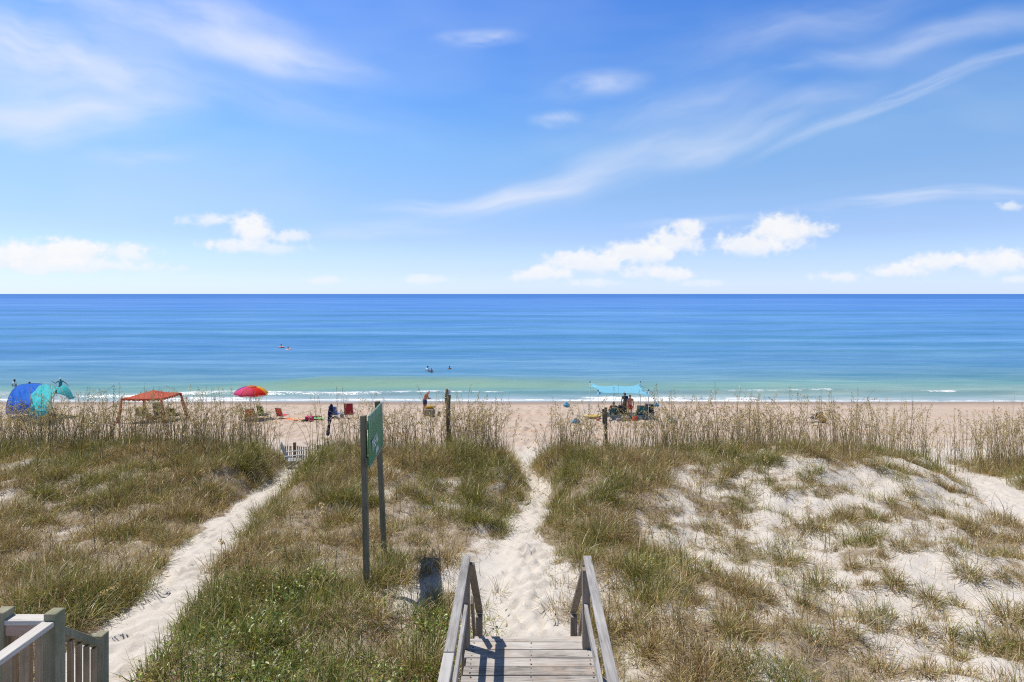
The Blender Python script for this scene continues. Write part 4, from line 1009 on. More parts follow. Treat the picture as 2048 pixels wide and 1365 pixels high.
def person(loc, rz, label, J, skin, hair=None, hairlen=0, cap=None, shorts=None, top=None, group=None, scale=1.0, vs=.014):
    """J: joints in metres, facing -y: pelvis, chest, neck, head, and for s in l, r: shoulder, elbow, wrist, hip, knee, ankle, toe"""
    root = empty('person', loc, label, 'person', group, rz); root.scale = (scale,)*3
    V = {k: Vector(v) for k, v in J.items()}
    b = MB(); C = b.capsule
    C(V['pelvis'], V['pelvis'].lerp(V['chest'], .45), .125, .12, 12); C(V['pelvis'].lerp(V['chest'], .35), V['chest'], .118, .135, 12)
    sl, sr = V['l_shoulder'], V['r_shoulder']
    C(sl.lerp(V['chest'], .25), sr.lerp(V['chest'], .25), .085, .085, 12); C(V['chest'], V['neck'], .11, .055, 10); C(sl, V['neck'].lerp(sl, .2), .056, .05); C(sr, V['neck'].lerp(sr, .2), .056, .05)
    C(V['neck'], V['head'], .052, .05)
    hd = V['head']; up = (hd-V['neck']).normalized(); fw = Vector(J.get('face', (0, -1, 0))); fw = (fw-up*fw.dot(up)).normalized(); sd = fw.cross(up).normalized()
    rot = Matrix((sd, fw, up)).transposed()
    hc = hd+up*.075
    b.ball(hc, (.076, .094, .108), 14, 10, rot); b.ball(hc+fw*.045-up*.055, (.052, .055, .058), 10, 7, rot)
    b.ball(hc+fw*.098-up*.015, (.014, .020, .022), 7, 5, rot)                   # nose
    b.ball(hc+fw*.093-up*.052, (.024, .010, .009), 7, 5, rot)                   # mouth
    b.ball(hc+fw*.085+up*.018, (.055, .014, .010), 7, 5, rot)                   # brow above the eye sockets
    for s in (-1, 1): b.ball(hc+sd*s*.077-up*.005, (.012, .022, .032), 7, 5, rot)   # ears
    for s in 'lr':
        sh, el, wr = V[s+'_shoulder'], V[s+'_elbow'], V[s+'_wrist']
        C(sh, el, .052, .040); C(el, wr, .041, .028)
        d = (wr-el).normalized(); n = Vector((0, 0, 1)) if abs(d.z) < .8 else Vector((1, 0, 0)); a = d.cross(n).normalized()
        pm = wr+d*.05; C(wr, pm+d*.03, .028, .034)
        for k, (o_, l_) in enumerate(((-.030, .062), (-.010, .074), (.010, .070), (.030, .056))):
            r0 = pm+d*.045+a*o_; q = r0+d*l_*.55-n*.012; b.tube([r0, q, q+d*l_*.35-n*.025], [.0105, .0100, .008], 6)
        th = wr+d*.03+a*.03; b.tube([th, th+d*.03+a*.03, th+d*.06+a*.034-n*.01], [.013, .012, .009], 6)
        hp, kn, an, to = V[s+'_hip'], V[s+'_knee'], V[s+'_ankle'], V[s+'_toe']
        C(hp, kn, .088, .058); C(kn, kn.lerp(an, .35), .056, .056); C(kn.lerp(an, .3), an, .055, .038); C(an-Vector((0, 0, .03)), to, .036, .028); C(V['pelvis'], hp, .11, .095)
    o = b.build('body', SKIN[skin], root); remesh(o, vs)
    if hair:
        h = MB(); h.ball(hc+up*.022-fw*.014, (.086, .098, .104), 12, 8, rot)
        if hairlen: h.capsule(hc-fw*.06, hc-fw*.085-up*hairlen, .07, .045, 10)
        # keep the face clear
        h.v = [p for p in h.v]; o = h.build('hair', HAIR[hair], root); remesh(o, .02, 1)
    if cap:
        h = MB(); h.ball(hc+up*.045, (.088, .104, .085), 12, 8, rot); h.sheet([[hc+up*.045+sd*x*.075+fw*(.085+.085*j*(1-abs(x)*.35)) for x in (-1, -.5, 0, .5, 1)] for j in (0, .5, 1)], .008)
        h.build('cap', CL[cap], root)
    if shorts:
        h = MB(); h.capsule(V['pelvis']+(V['chest']-V['pelvis']).normalized()*.07, V['pelvis'], .128, .135, 12)
        for s in 'lr': h.capsule(V[s+'_hip'], V[s+'_hip'].lerp(V[s+'_knee'], .42), .105, .092, 10); h.capsule(V['pelvis'], V[s+'_hip'], .125, .108, 10)
        o = h.build('shorts', CL[shorts], root); remesh(o, .018, 2)
    if top:
        h = MB(); h.capsule(V['pelvis'].lerp(V['chest'], .15), V['chest'], .13, .147, 12); h.capsule(sl.lerp(V['chest'], .2), sr.lerp(V['chest'], .2), .098, .098, 12)
        for s in 'lr': h.capsule(V[s+'_shoulder'], V[s+'_shoulder'].lerp(V[s+'_elbow'], .35), .068, .06, 10)
        o = h.build('shirt', CL[top], root); remesh(o, .018, 2)
    return root
def pose(**kw):
    P = dict(pelvis=(0, 0, .95), chest=(0, 0, 1.30), neck=(0, .01, 1.46), head=(0, 0, 1.55), face=(0, -1, 0))
    for s, x in (('l', 1), ('r', -1)):
        P.update({s+'_shoulder': (x*.18, .01, 1.42), s+'_elbow': (x*.24, .03, 1.13), s+'_wrist': (x*.25, -.05, .88), s+'_hip': (x*.09, 0, .90), s+'_knee': (x*.10, -.02, .49), s+'_ankle': (x*.10, .02, .08), s+'_toe': (x*.12, -.13, .03)})
    P.update(kw); return P
def on_beach(px, d): x = (px-1024)*d/F; return Vector((x, d, zg(x, d)))
def in_sea(px, py): d = HC*F/(py-588); return Vector(((px-1024)*d/F, d, 0))
STAND_BENT = pose(pelvis=(0, .02, .94), chest=(0, -.06, 1.27), neck=(0, -.16, 1.43), head=(0, -.23, 1.49), face=(0, -.75, -.8),
    l_shoulder=(.18, -.11, 1.38), r_shoulder=(-.18, -.11, 1.38), l_elbow=(.23, -.13, 1.09), r_elbow=(-.23, -.13, 1.09), l_wrist=(.06, -.35, 1.12), r_wrist=(-.05, -.35, 1.11),
    l_knee=(.10, -.03, .49), r_knee=(-.10, .02, .49), l_ankle=(.10, -.02, .08), r_ankle=(-.10, .10, .08), l_toe=(.11, -.17, .03), r_toe=(-.11, -.05, .03))
person(on_beach(850, 40.0), R(72), 'bare chested white haired man in dark trunks looking down at his hands', STAND_BENT, 'red', hair='white', shorts='navy')
ARMS_OUT = pose(l_elbow=(.44, -.02, 1.25), l_wrist=(.62, -.06, 1.08), r_elbow=(-.42, -.02, 1.22), r_wrist=(-.66, -.05, 1.36))
SIT = pose(pelvis=(0, .05, .32), chest=(0, .22, .62), neck=(0, .28, .80), head=(0, .29, .89), l_shoulder=(.18, .26, .76), r_shoulder=(-.18, .26, .76), l_elbow=(.27, .16, .50), r_elbow=(-.27, .16, .50), l_wrist=(.26, -.10, .46), r_wrist=(-.26, -.10, .46),
    l_hip=(.09, .02, .30), r_hip=(-.09, .02, .30), l_knee=(.12, -.40, .42), r_knee=(-.12, -.40, .42), l_ankle=(.12, -.62, .10), r_ankle=(-.12, -.62, .10), l_toe=(.12, -.76, .05), r_toe=(-.12, -.76, .05))
LIE = pose(pelvis=(0, .1, .20), chest=(0, -.22, .27), neck=(0, -.40, .36), head=(0, -.47, .42), face=(0, -1, .2), l_shoulder=(.18, -.36, .33), r_shoulder=(-.18, -.36, .33), l_elbow=(.30, -.52, .24), r_elbow=(-.30, -.52, .24), l_wrist=(.18, -.70, .20), r_wrist=(-.18, -.70, .20),
    l_hip=(.09, .14, .18), r_hip=(-.09, .14, .18), l_knee=(.10, .52, .12), r_knee=(-.10, .52, .12), l_ankle=(.10, .92, .08), r_ankle=(-.10, .92, .08), l_toe=(.10, 1.06, .04), r_toe=(-.10, 1.06, .04))
def wade(px, py, depth, rz, label, J, **kw):
    p = in_sea(px, py); p.z = -depth; return person(p, rz, label, J, **kw)
G = 'bathers in the sea'
wade(855.5, 744, 1.05, R(160), 'bather in a white shirt standing chest deep beside a small child', pose(), skin='tan', hair='dark', top='white', group=G)
wade(863, 745.5, .78, R(200), 'small dark haired child in the water close beside the bather in white', pose(), skin='tan', hair='dark', group=G, scale=.72)
wade(899, 741, 1.22, R(20), 'dark haired bather alone in the water right of the pair', pose(), skin='tan', hair='dark', hairlen=.16, group=G)
wade(29, 775, .95, R(170), 'dark haired bather with a pale towel, furthest left above the blue shade', pose(), skin='dark', hair='dark', top='white', group=G)
wade(59, 776, 1.15, R(0), 'bather whose dark head alone shows over the top of the blue shade', pose(), skin='dark', hair='dark', group=G)
wade(121, 774, .86, R(10), 'bather with both arms spread and a white cap, above the teal shade', ARMS_OUT, skin='dark', cap='white', top='teal', group=G)

# floating rafts out at sea, each with a swimmer lying on it
M_FLOAT = mat_plain('pink_vinyl', (.72, .22, .22), .35, .05); M_FLOAT2 = mat_plain('pale_pink_vinyl', (.80, .42, .36), .35, .05)
def raft(px, py, rz, mat, lab, plab):
    p = in_sea(px, py); p.z = .03; r = empty('swim_ring', p, lab, 'swim ring', 'swim rings out at sea', rz)
    m = MB(); m.tube([(.36*math.cos(a), .36*math.sin(a), .06) for a in np.linspace(0, 2*math.pi, 29)], .115, 10, caps=False); m.build('ring', mat, r)
    m = MB(); m.tube([(.36*math.cos(a), .36*math.sin(a), .165) for a in np.linspace(.2, 5.9, 24)], .012, 5); m.build('cord', M_WHT0, r)
    person(p+Vector((-.06, 0, -1.17)), rz, plab, pose(l_elbow=(.42, -.05, 1.27), l_wrist=(.52, -.2, 1.22), r_elbow=(-.42, -.05, 1.27), r_wrist=(-.52, -.2, 1.22)), 'red', hair='dark', shorts='black', group='swimmers in rings', vs=.018)
M_WHT0 = mat_plain('white_cord', (.75, .75, .75), .6)
raft(563, 696, R(-62), M_FLOAT, 'pink swim ring farther out to sea, left of the two', 'dark haired swimmer inside the pink swim ring farther out')
raft(577, 701, R(112), M_FLOAT2, 'pale pink swim ring nearer to shore, right of the two', 'dark haired swimmer inside the pale pink swim ring nearer to shore')

# ------------------------------------------------------------------ beach furniture
M_ALU = mat_plain('pale_metal_tube', (.62, .62, .62), .35, .05, spec=.5); M_DKMETAL = mat_plain('dark_metal_tube', (.04, .04, .045), .4, .05)
CF = {k: mat_cloth(k+'_sling', c, .22) for k, c in dict(orange=(.62, .13, .035), green=(.13, .36, .045), red=(.72, .075, .06), blue=(.05, .14, .46), maroon=(.36, .035, .05), camo=(.13, .14, .10), olive=(.23, .19, .06),
     teal=(.04, .17, .20), slate=(.06, .075, .085), grey=(.22, .22, .22), brown=(.28, .15, .075), tan=(.38, .28, .18), navy=(.012, .018, .075)).items()}
def beach_chair(px, d, col, label, rz=0.0, w=.56, hb=.62, seat=.24, rec=.30, frame=None, cat='beach chair', group='beach chairs'):
    """faces the sea (+y); the sling back leans towards the dune"""
    r = empty('beach_chair', on_beach(px, d), label, cat, group, rz); fm = frame or M_ALU; f = CF[col]
    by = -.26; tx = by-hb*math.sin(rec); tz = seat+hb*math.cos(rec)
    m = MB(); n = 7
    g = [[(-w/2+.02+(w-.04)*j/6, by+(tx-by)*i/n-.025*math.sin(math.pi*i/n)*math.sin(math.pi*j/6), seat+.02+(tz-seat-.03)*i/n) for j in range(7)] for i in range(n+1)]
    m.sheet(g, .012); m.build('backrest', f, r)
    m = MB(); g = [[(-w/2+.02+(w-.04)*j/6, by+.50*i/n, seat+.05*(i/n)-.03*math.sin(math.pi*i/n)) for j in range(7)] for i in range(n+1)]
    m.sheet(g, .012); m.build('seat', f, r)
    m = MB(); m.tube([(-w/2, by+.02, seat-.02), (-w/2, tx, tz), (-w/2+.03, tx-.005, tz+.02), (w/2-.03, tx-.005, tz+.02), (w/2, tx, tz), (w/2, by+.02, seat-.02)], .013, 6); m.build('back_frame', fm, r)
    m = MB(); m.tube([(-w/2, by, seat), (-w/2, .26, seat+.05), (w/2, .26, seat+.05), (w/2, by, seat), (-w/2, by, seat)], .013, 6); m.build('seat_frame', fm, r)
    for s in (-1, 1):
        x = s*(w/2+.012)
        m = MB(); m.tube([(x, .25, seat+.04), (x, .27, .03), (x, .24, .012), (x, -.30, .012), (x, -.34, .03), (x, by-.06, seat+.20)], .012, 6); m.build('leg', fm, r)
        m = MB(); m.bar((x, by-.10, seat+.215), (x, .20, seat+.205), .045, .025, bev=.006); m.build('armrest', fm, r)
        m = MB(); m.tube([(x, .16, seat+.04), (x, .16, seat+.20)], .010, 6); m.build('arm_support', fm, r)
    return r
G = 'beach chairs'
beach_chair(503, 36.6, 'orange', 'orange beach chair under the rainbow umbrella', R(10))
beach_chair(529, 37.4, 'green', 'green beach chair, next to the orange one', R(-18), w=.50, hb=.72)
beach_chair(566, 37.2, 'red', 'bright red low beach chair at the end of the towels', R(-22), w=.52, hb=.60)
beach_chair(671, 37.6, 'blue', 'blue beach chair right behind the furled umbrella', R(-8), seat=.28)
beach_chair(700, 37.6, 'maroon', 'maroon beach chair with high square back, beside the blue chair', R(0), hb=.78, seat=.30, rec=.16, w=.60)
beach_chair(288, 36.6, 'camo', 'dark patterned camp chair at the left under the red canopy', R(15), hb=.58, seat=.34, w=.64, frame=M_DKMETAL)
beach_chair(322, 37.2, 'grey', 'grey high backed chair behind the front canopy leg', R(0), hb=.78, seat=.36, w=.60, rec=.15, frame=M_DKMETAL)
beach_chair(350, 36.8, 'olive', 'olive camp chair at the right under the red canopy', R(-15), hb=.56, seat=.32, w=.72, frame=M_DKMETAL)
beach_chair(104, 36.9, 'slate', 'dark lounger leaning right, the larger one in the shade of the teal cloth', R(-75), hb=.85, seat=.20, rec=.75, frame=M_DKMETAL)
beach_chair(117, 36.3, 'slate', 'dark lounger leaning right, the smaller one nearer the edge of the shadow', R(-72), hb=.62, seat=.18, rec=.85, w=.5, frame=M_DKMETAL)
beach_chair(1226, 37.6, 'teal', 'dark teal chair under the left of the pale blue sail', R(8), hb=.60, seat=.30, frame=M_DKMETAL)
beach_chair(1244, 37.9, 'slate', 'dark slate chair between the seated woman and the standing one', R(-5), hb=.62, seat=.34, frame=M_DKMETAL)
beach_chair(1283, 37.2, 'teal', 'large dark green chair right of the red bag', R(-6), hb=.66, seat=.34, w=.66, frame=M_DKMETAL)
beach_chair(1298, 38.2, 'slate', 'dark chair behind, at the right end of the sail', R(-12), hb=.66, seat=.34, frame=M_DKMETAL)
beach_chair(1628, 35.6, 'brown', 'brown striped folding chair heaped with clothes, alone on the right hand beach', R(20), hb=.5, seat=.26)
person(on_beach(1226, 37.75)+Vector((0, .05, .06)), R(180), 'person with a red top sitting with back turned under the pale blue sail', SIT, 'tan', hair='grey', top='red', shorts='teal')
person(on_beach(1260, 37.0), R(185), 'blond sunburnt person in red and white trunks standing under the pale blue sail', pose(), 'red', hair='blond', hairlen=.10, shorts='red', scale=.93)
person(on_beach(1250, 38.6)+Vector((0, 0, .06)), R(170), 'dark haired person just behind the blond one under the sail', pose(), 'dark', hair='dark', hairlen=.05, top='navy', shorts='black', scale=.90)

# red canopy on flared legs
def build_canopy():
    fl, fr_, br, bl = (along(243, 797, 35.5), along(322, 797, 35.5), along(361, 785.5, 37.6), along(287, 785.5, 37.6))
    for q in (fl, fr_): q.z = (fl.z+fr_.z)/2
    pk = along(306, 780.5, 36.55)
    base = on_beach(306, 36.5); root = empty('beach_canopy', base, 'coral red square beach canopy with scalloped edge on four flared legs', 'canopy'); off = -base
    M_C = mat_cloth('coral_canvas', (.60, .13, .075), .30, .06, .25)
    B = lambda mb, nm, mt: _shift(mb, off).build(nm, mt, root)
    cs = [fl, fr_, br, bl]; m = MB(); n = 8
    for k in range(4):
        a, b = cs[k], cs[(k+1) % 4]; g = []
        for i in range(n+1):
            s = i/n; row = []
            for j in range(n+1):
                q = pk.lerp(a.lerp(b, j/n), s); q = q-Vector((0, 0, 1))*(.05*math.sin(math.pi*s)+.035*s*math.sin(math.pi*j/n)); row.append(q)
            g.append(row)
        m.sheet(g, .006, smooth=False)
    B(m, 'canopy_roof', M_C)
    for k in range(4):
        a, b = cs[k], cs[(k+1) % 4]; cols = 36; m = MB(); g = [[], []]
        out = ((a+b)/2-pk); out.z = 0; out.normalize()
        for j in range(cols+1):
            q = a.lerp(b, j/cols)-Vector((0, 0, .035*math.sin(math.pi*j/cols)))+out*.012; g[0].append(q); g[1].append(q-Vector((0, 0, .10+.06*abs(math.sin(math.pi*j/4.5)))))
        m.sheet(g, .006, smooth=False); B(m, 'valance', M_C)
    feet = [on_beach(236, 35.4), on_beach(331, 35.4), on_beach(376, 37.7), on_beach(290, 37.9)]
    for q, ft in zip(cs, feet):
        w = .085; m = MB(); mid = q.lerp(ft, .5)+(Vector((q.x, q.y, 0))-Vector((base.x, base.y, 0))).normalized()*-.03
        pts = [q-Vector((0, 0, .02)), q.lerp(mid, .5)+Vector((0, 0, -.03)), mid, ft]
        m.tube(pts, [w*.75, w*.95, w, w*1.05], 8); B(m, 'leg', M_C)
        m = MB(); m.ball(ft+Vector((0, 0, .05)), (.14, .14, .09), 9, 6); B(m, 'sand_pocket', M_C)
build_canopy()

# two-tone wind shade: one arched pole, cloth streaming from it
def build_shade():
    d0 = 39.2; base = on_beach(45, d0); root = empty('wind_shade', base, 'big blue and teal cloth sun shade streaming from one arched pole', 'beach shade'); off = -base
    B = lambda mb, nm, mt: _shift(mb, off).build(nm, mt, root)
    # pole: foot at left, over the top, other foot to seaward right
    P = [along(12, 829, 38.7), along(14, 806, 38.8), along(22, 786, 39.2), along(34, 773, 39.7), along(52, 768.5, 40.4), along(72, 767.5, 41.2), along(88, 769, 41.8)]
    def cr(ps, t):
        n = len(ps)-1; f = min(max(t, 0), .9999)*n; i = int(f); u = f-i
        p0, p1, p2, p3 = ps[max(i-1, 0)], ps[i], ps[i+1], ps[min(i+2, n)]
        return .5*((2*p1)+(p2-p0)*u+(2*p0-5*p1+4*p2-p3)*u*u+(3*p1-p0-3*p2+p3)*u**3)
    mb = MB(); mb.tube([cr(P, i/24) for i in range(25)], .022, 8); B(mb, 'pole', mat_plain('navy_pole', (.015, .02, .09), .5))
    # seam between the two cloths and the outer hem
    S = [along(62, 828, 35.4), along(62, 812, 35.3), along(66, 797, 35.8), along(71, 784, 36.8), along(76, 775, 38.0), along(82, 770, 39.4), along(88, 769, 41.2)]
    H = [along(84, 834, 34.6), along(97, 830, 34.5), along(105, 817, 34.9), along(105, 802, 35.6), along(107, 788, 36.6), along(113, 778, 38.0), along(118, 775, 40.0)]
    def cloth(A, Bc, ru, seedv, belly):
        g = []
        for i in range(49):
            t = i/48; a, b = cr(A, t), cr(Bc, t); row = []
            for j in range(33):
                s = j/32; q = a.lerp(b, s)
                w = math.sin(math.pi*s)*math.sin(math.pi*min(1, t*.9+.1))
                q = q+Vector((0, -1, .0))*belly*w
                nz = float(fbm(np.array([t*3.2+seedv+s*1.5]), np.array([s*2.6-t*1.2]), 77, 4)[0])-.5
                n3 = float(fbm(np.array([t*7.0+seedv+s*4]), np.array([s*3.0+t*3]), 78, 3)[0])-.5; edge = min(1, s*5)*min(1, (1-s)*5+.35)
                q = q+(Vector((.3, -1, .25))*ru*nz+Vector((0, -1, .2))*ru*.55*n3)*edge
                row.append(q)
            g.append(row)
        return g
    M_B = mat_cloth('royal_blue_cloth', (.03, .21, .76), .45, .08, .5); M_T = mat_cloth('teal_cloth', (.13, .74, .78), .5, .08, .6)
    mb = MB(); mb.sheet(cloth(P, S, .75, 0, .35), .004); B(mb, 'blue_cloth', M_B)
    mb = MB(); mb.sheet(cloth(S, H, 1.45, 5, .30), .004); B(mb, 'teal_cloth', M_T)
    # loose tail flying off to the right
    A = [along(108, 789, 37.6), along(112, 781, 38.4), along(118, 775, 40.0)]; T = [along(139, 799.5, 38.2), along(142, 798, 38.4), along(147.5, 797, 38.8)]
    g = []
    for i in range(17):
        t = i/16; row = []
        for j in range(17):
            s = j/16; q = cr(A, t).lerp(cr(T, t), s); arch = math.sin(math.pi*min(1, s*1.0))*(.16+.30*t); q = q+Vector((0, 0, arch))+Vector((0, -.5, .3))*.45*(float(fbm(np.array([s*4+2]), np.array([t*3]), 5, 3)[0])-.5)*s; row.append(q)
        g.append(row)
    mb = MB(); mb.sheet(g, .004); B(mb, 'tail_cloth', mat_cloth('teal_tail_cloth', (.07, .55, .58), .45, .08, .6))
build_shade()

# rainbow umbrella
def build_umbrella():
    g = on_beach(500, 37.0); root = empty('beach_umbrella', g, 'open beach umbrella with pink, red, orange, yellow and purple panels', 'umbrella')
    cols = [(.80, .07, .16), (.80, .04, .025), (.85, .45, .05), (.85, .62, .10), (.10, .40, .14), (.06, .16, .55), (.22, .07, .45), (.80, .10, .26)]
    ap = along(503, 773, 37.0)-g; tilt = Quaternion((0, 1, 0), R(4)).to_matrix() @ Quaternion((1, 0, 0), R(2)).to_matrix()
    M_S = mat_plain('white_pole', (.75, .75, .75), .4)
    m = MB(); m.tube([(0, 0, -.3), tuple(ap*.98)], .018, 8); m.build('pole', M_S, root)
    Rr, Hh = 1.04, .47
    for k in range(8):
        a0 = math.pi/8+k*math.pi/4-math.pi/2-.16-math.pi/8; gr = []
        for i in range(8):
            s = i/7; row = []
            for j in range(7):
                a = a0+(math.pi/4)*j/6; sag = math.cos((j/6-.5)*math.pi)*.05*s
                r = Rr*math.sin(s*1.32)/math.sin(1.32)*(1-sag*.6); z = -Hh*(1-math.cos(s*1.32))/(1-math.cos(1.32))+sag*.35
                row.append(ap+tilt @ Vector((math.cos(a)*r, math.sin(a)*r, z)))
            gr.append(row)
        m = MB(); m.sheet(gr, .003); m.build('panel', mat_cloth('umbrella_panel', cols[k], .4, .04, .1), root)
    gr = [[ap+tilt @ Vector((math.cos(2*math.pi*j/32)*r_, math.sin(2*math.pi*j/32)*r_, -Hh-.0-dz)) for j in range(33)] for r_, dz in ((Rr*.985, -.01), (Rr*1.0, .045))]
    m = MB(); m.sheet(gr, .003); m.build('trim', mat_cloth('white_trim', (.75, .70, .68), .4, .04, .1), root)
    gr = [[ap+tilt @ Vector((math.cos(2*math.pi*j/16)*r_, math.sin(2*math.pi*j/16)*r_, z_)) for j in range(17)] for r_, z_ in ((.02, .05), (.16, .03), (.34, -.035))]
    m = MB(); m.sheet(gr, .003); m.build('wind_vent', mat_cloth('orange_vent', (.80, .22, .09), .4, .04, .1), root)
    m = MB(); m.tube([ap+Vector((0, 0, .03)), ap+Vector((0, 0, .11))], .012, 6); m.build('finial', M_S, root)
build_umbrella()
def build_furled():
    a = on_beach(652, 27.0); b = along(663, 808, 27.0); root = empty('furled_umbrella', a, 'furled navy beach umbrella leaning right on its thin pole behind the slat fence', 'umbrella'); d = b-a
    m = MB(); m.tube([(0, 0, -.2), tuple(d*.45)], .014, 6); m.build('pole', M_DKMETAL, root)
    m = MB(); ps = [d*t for t in (.32, .36, .45, .55, .62, .66, .72, .85, .96, 1.0)]; m.tube(ps, [.05, .085, .07, .06, .075, .085, .11, .12, .08, .03], 10); m.build('rolled_cloth', CF['navy'], root)
    m = MB(); m.tube([d*.585, d*.605], .07, 10); m.build('strap', CF['slate'], root)
build_furled()

# pale blue stretch sail on four poles with sand anchors
def build_sail():
    fl, fr_ = along(1196, 782, 36.6), along(1297, 781.5, 36.6); bl, br = along(1180, 765, 41.0), along(1281, 765, 41.0)
    base = on_beach(1240, 38.5); root = empty('sun_sail', base, 'pale blue stretch fabric sun sail on four poles tied to sand bags', 'beach shade'); off = -base
    B = lambda mb, nm, mt: _shift(mb, off).build(nm, mt, root)
    A = [on_beach(1152, 35.0), on_beach(1344, 35.2), on_beach(1312, 44.3), on_beach(1133, 44.3)]
    tips = [along(1190, 793, 36.3), along(1306, 797, 36.2), along(1297, 777, 41.6), along(1166, 778, 41.8)]
    pk = [fl, fr_, br, bl]; n = 36
    U, V = np.meshgrid(np.linspace(0, 1, n+1), np.linspace(0, 1, n+1))
    tp = [np.array(k) for k in tips]
    P = (tp[0]*(1-U[..., None])+tp[1]*U[..., None])*(1-V[..., None])+(tp[3]*(1-U[..., None])+tp[2]*U[..., None])*V[..., None]
    pins = {(0, 0): tp[0], (0, n): tp[1], (n, n): tp[2], (n, 0): tp[3]}
    # each pole pushes the cloth up a little inside its corner
    for q, (i, j) in zip(pk, ((4, 3), (4, n-3), (n-6, n-4), (n-6, 5))): pins[(i, j)] = np.array(q)
    h = n//2
    for k, q in (((1, h), along(1246, 788, 36.2)), ((n-2, h), along(1231, 770.5, 41.2)), ((h, 1), along(1184, 775, 38.9)), ((h, n-1), along(1291, 776, 38.9))): pins[k] = np.array(q)
    for it in range(900):
        Q = P.copy()
        Q[1:-1, 1:-1] = (P[:-2, 1:-1]+P[2:, 1:-1]+P[1:-1, :-2]+P[1:-1, 2:])/4
        for sl_, inn in ((0, 1), (-1, -2)):
            Q[sl_, 1:-1] = (P[sl_, :-2]+P[sl_, 2:])*.46+P[inn, 1:-1]*.08; Q[1:-1, sl_] = (P[:-2, sl_]+P[2:, sl_])*.46+P[1:-1, inn]*.08
        for k, q in pins.items(): Q[k] = q
        P = Q
    g = [[Vector(P[i, j]) for j in range(n+1)] for i in range(n+1)]
    m = MB(); m.sheet(g, .004); B(m, 'fabric', mat_cloth('pale_blue_fabric', (.30, .68, .84), .45, .05, .15))
    for k, q in enumerate(pk):
        ft = on_beach(1024+q.x*F/q.y, q.y); m = MB(); m.tube([ft-Vector((0, 0, .1)), q+Vector((0, 0, .02))], .02, 7); B(m, 'pole', M_ALU)
        m = MB(); m.ball(q+Vector((0, 0, .03)), .045, 8, 6); B(m, 'pole_knob', M_DKMETAL)
        m = MB(); m.tube([tips[k], A[k]+Vector((0, 0, .32))], .012, 5); B(m, 'guy_line', mat_plain('pale_blue_strap', (.30, .55, .72), .6))
        m = MB(); m.ball(A[k]+Vector((0, 0, .14)), (.27, .20, .17), 10, 7); m.tube([A[k]+Vector((0, 0, .26)), A[k]+Vector((0, 0, .40))], [.13, .04], 8); B(m, 'sand_bag', mat_cloth('blue_bag', (.10, .34, .55), .1, .25, .8))
build_sail()

# ------------------------------------------------------------------ towels, bags and small things on the sand
def towel(px, d, w, l, rz, cols, lab):
    p = on_beach(px, d); nx, ny = 15, 19; g = []
    R2 = Matrix.Rotation(rz, 3, 'Z')
    for i in range(ny):
        row = []
        for j in range(nx):
            q = R2 @ Vector((-w/2+w*j/(nx-1), -l/2+l*i/(ny-1), 0)); zz = zg(p.x+q.x, p.y+q.y)-p.z
            row.append(q+Vector((0, 0, zz+.045+.05*(float(fbm(np.array([i*.35+px]), np.array([j*.35]), 9, 3)[0])-.4))))
        g.append(row)
    m_, t, out = newmat('striped_towel'); x, y, z = t.xyz(objco(t)); a, b = cols
    st = t.smooth(t.m('SINE', (x*math.cos(rz)+y*math.sin(rz))*16.0), -.1, .1); principled(t, out, t.mix(st, a, b), .9, .1)
    m = MB(); m.sheet(g, .02); o = m.build('beach_towel', m_, None, p); tag(o, lab, 'towel', 'towels on the sand')
towel(586, 36.9, .9, 1.5, R(70), ((.80, .42, .05), (.75, .12, .08)), 'yellow and red striped towel right of the bright red chair')
towel(600, 36.7, .8, 1.5, R(80), ((.80, .16, .20), (.78, .38, .36)), 'pink and red towel between the yellow towel and the green one')
towel(621, 37.2, .8, 1.7, R(112), ((.22, .62, .22), (.38, .74, .34)), 'light green towel behind the magenta bag')
def bag(px, d, size, mat, lab, name='beach_bag', cat='bag', handle=True, rz=0.0):
    p = on_beach(px, d); r = empty(name, p, lab, cat, None, rz); sx, sy, sz = size
    bm = MB(); bm.box((0, 0, sz/2+.01), (sx, sy, sz), None, min(size)*.22); o = bm.build('bag_body', mat, r); s = o.modifiers.new('round', 'SUBSURF'); s.levels = 1; s.render_levels = 2
    bm = MB(); bm.tube([(-sx/2*.96, sy*.03, sz*.76), (0, -sy*.5-.002, sz*.80), (sx/2*.96, sy*.03, sz*.76)], .012, 5); bm.build('zip', M_DKMETAL, r)
    if handle:
        bm = MB(); bm.tube([(-sx*.25, 0, sz*.93)]+[(sx*.25*math.cos(a), 0, sz*.93+.14*math.sin(a)) for a in np.linspace(math.pi, 0, 9)]+[(sx*.25, 0, sz*.93)], .013, 6); bm.build('handle', mat, r)
    return r
M_MAG = mat_plain('magenta_nylon', (.50, .02, .13), .6); M_ORB = mat_plain('orange_nylon', (.62, .27, .03), .6); M_REDB = mat_plain('red_nylon', (.62, .04, .02), .6); M_BLK = mat_plain('black_nylon', (.015, .015, .018), .6)
M_NAVY = mat_plain('navy_cloth', (.02, .03, .09), .8); M_WHT = mat_plain('white_plastic', (.36, .36, .355), .4); M_OLV = mat_plain('grey_mesh', (.23, .20, .17), .8, .35, scale=12); M_YEL = mat_plain('ochre_cloth', (.45, .28, .03), .7)
bag(619, 35.9, (.56, .34, .40), M_MAG, 'square magenta cool bag with a handle on the sand', 'cool_bag')
bag(1269, 36.2, (.34, .24, .34), M_REDB, 'bright red bag on the sand under the pale blue sail')
bag(1646, 35.4, (.40, .30, .36), M_ORB, 'orange bag standing by the brown folding chair', 'cool_bag')
bag(314, 36.4, (.55, .4, .42), mat_plain('dull_rose_cloth', (.36, .12, .11), .8), 'dull rose red bag under the red canopy')
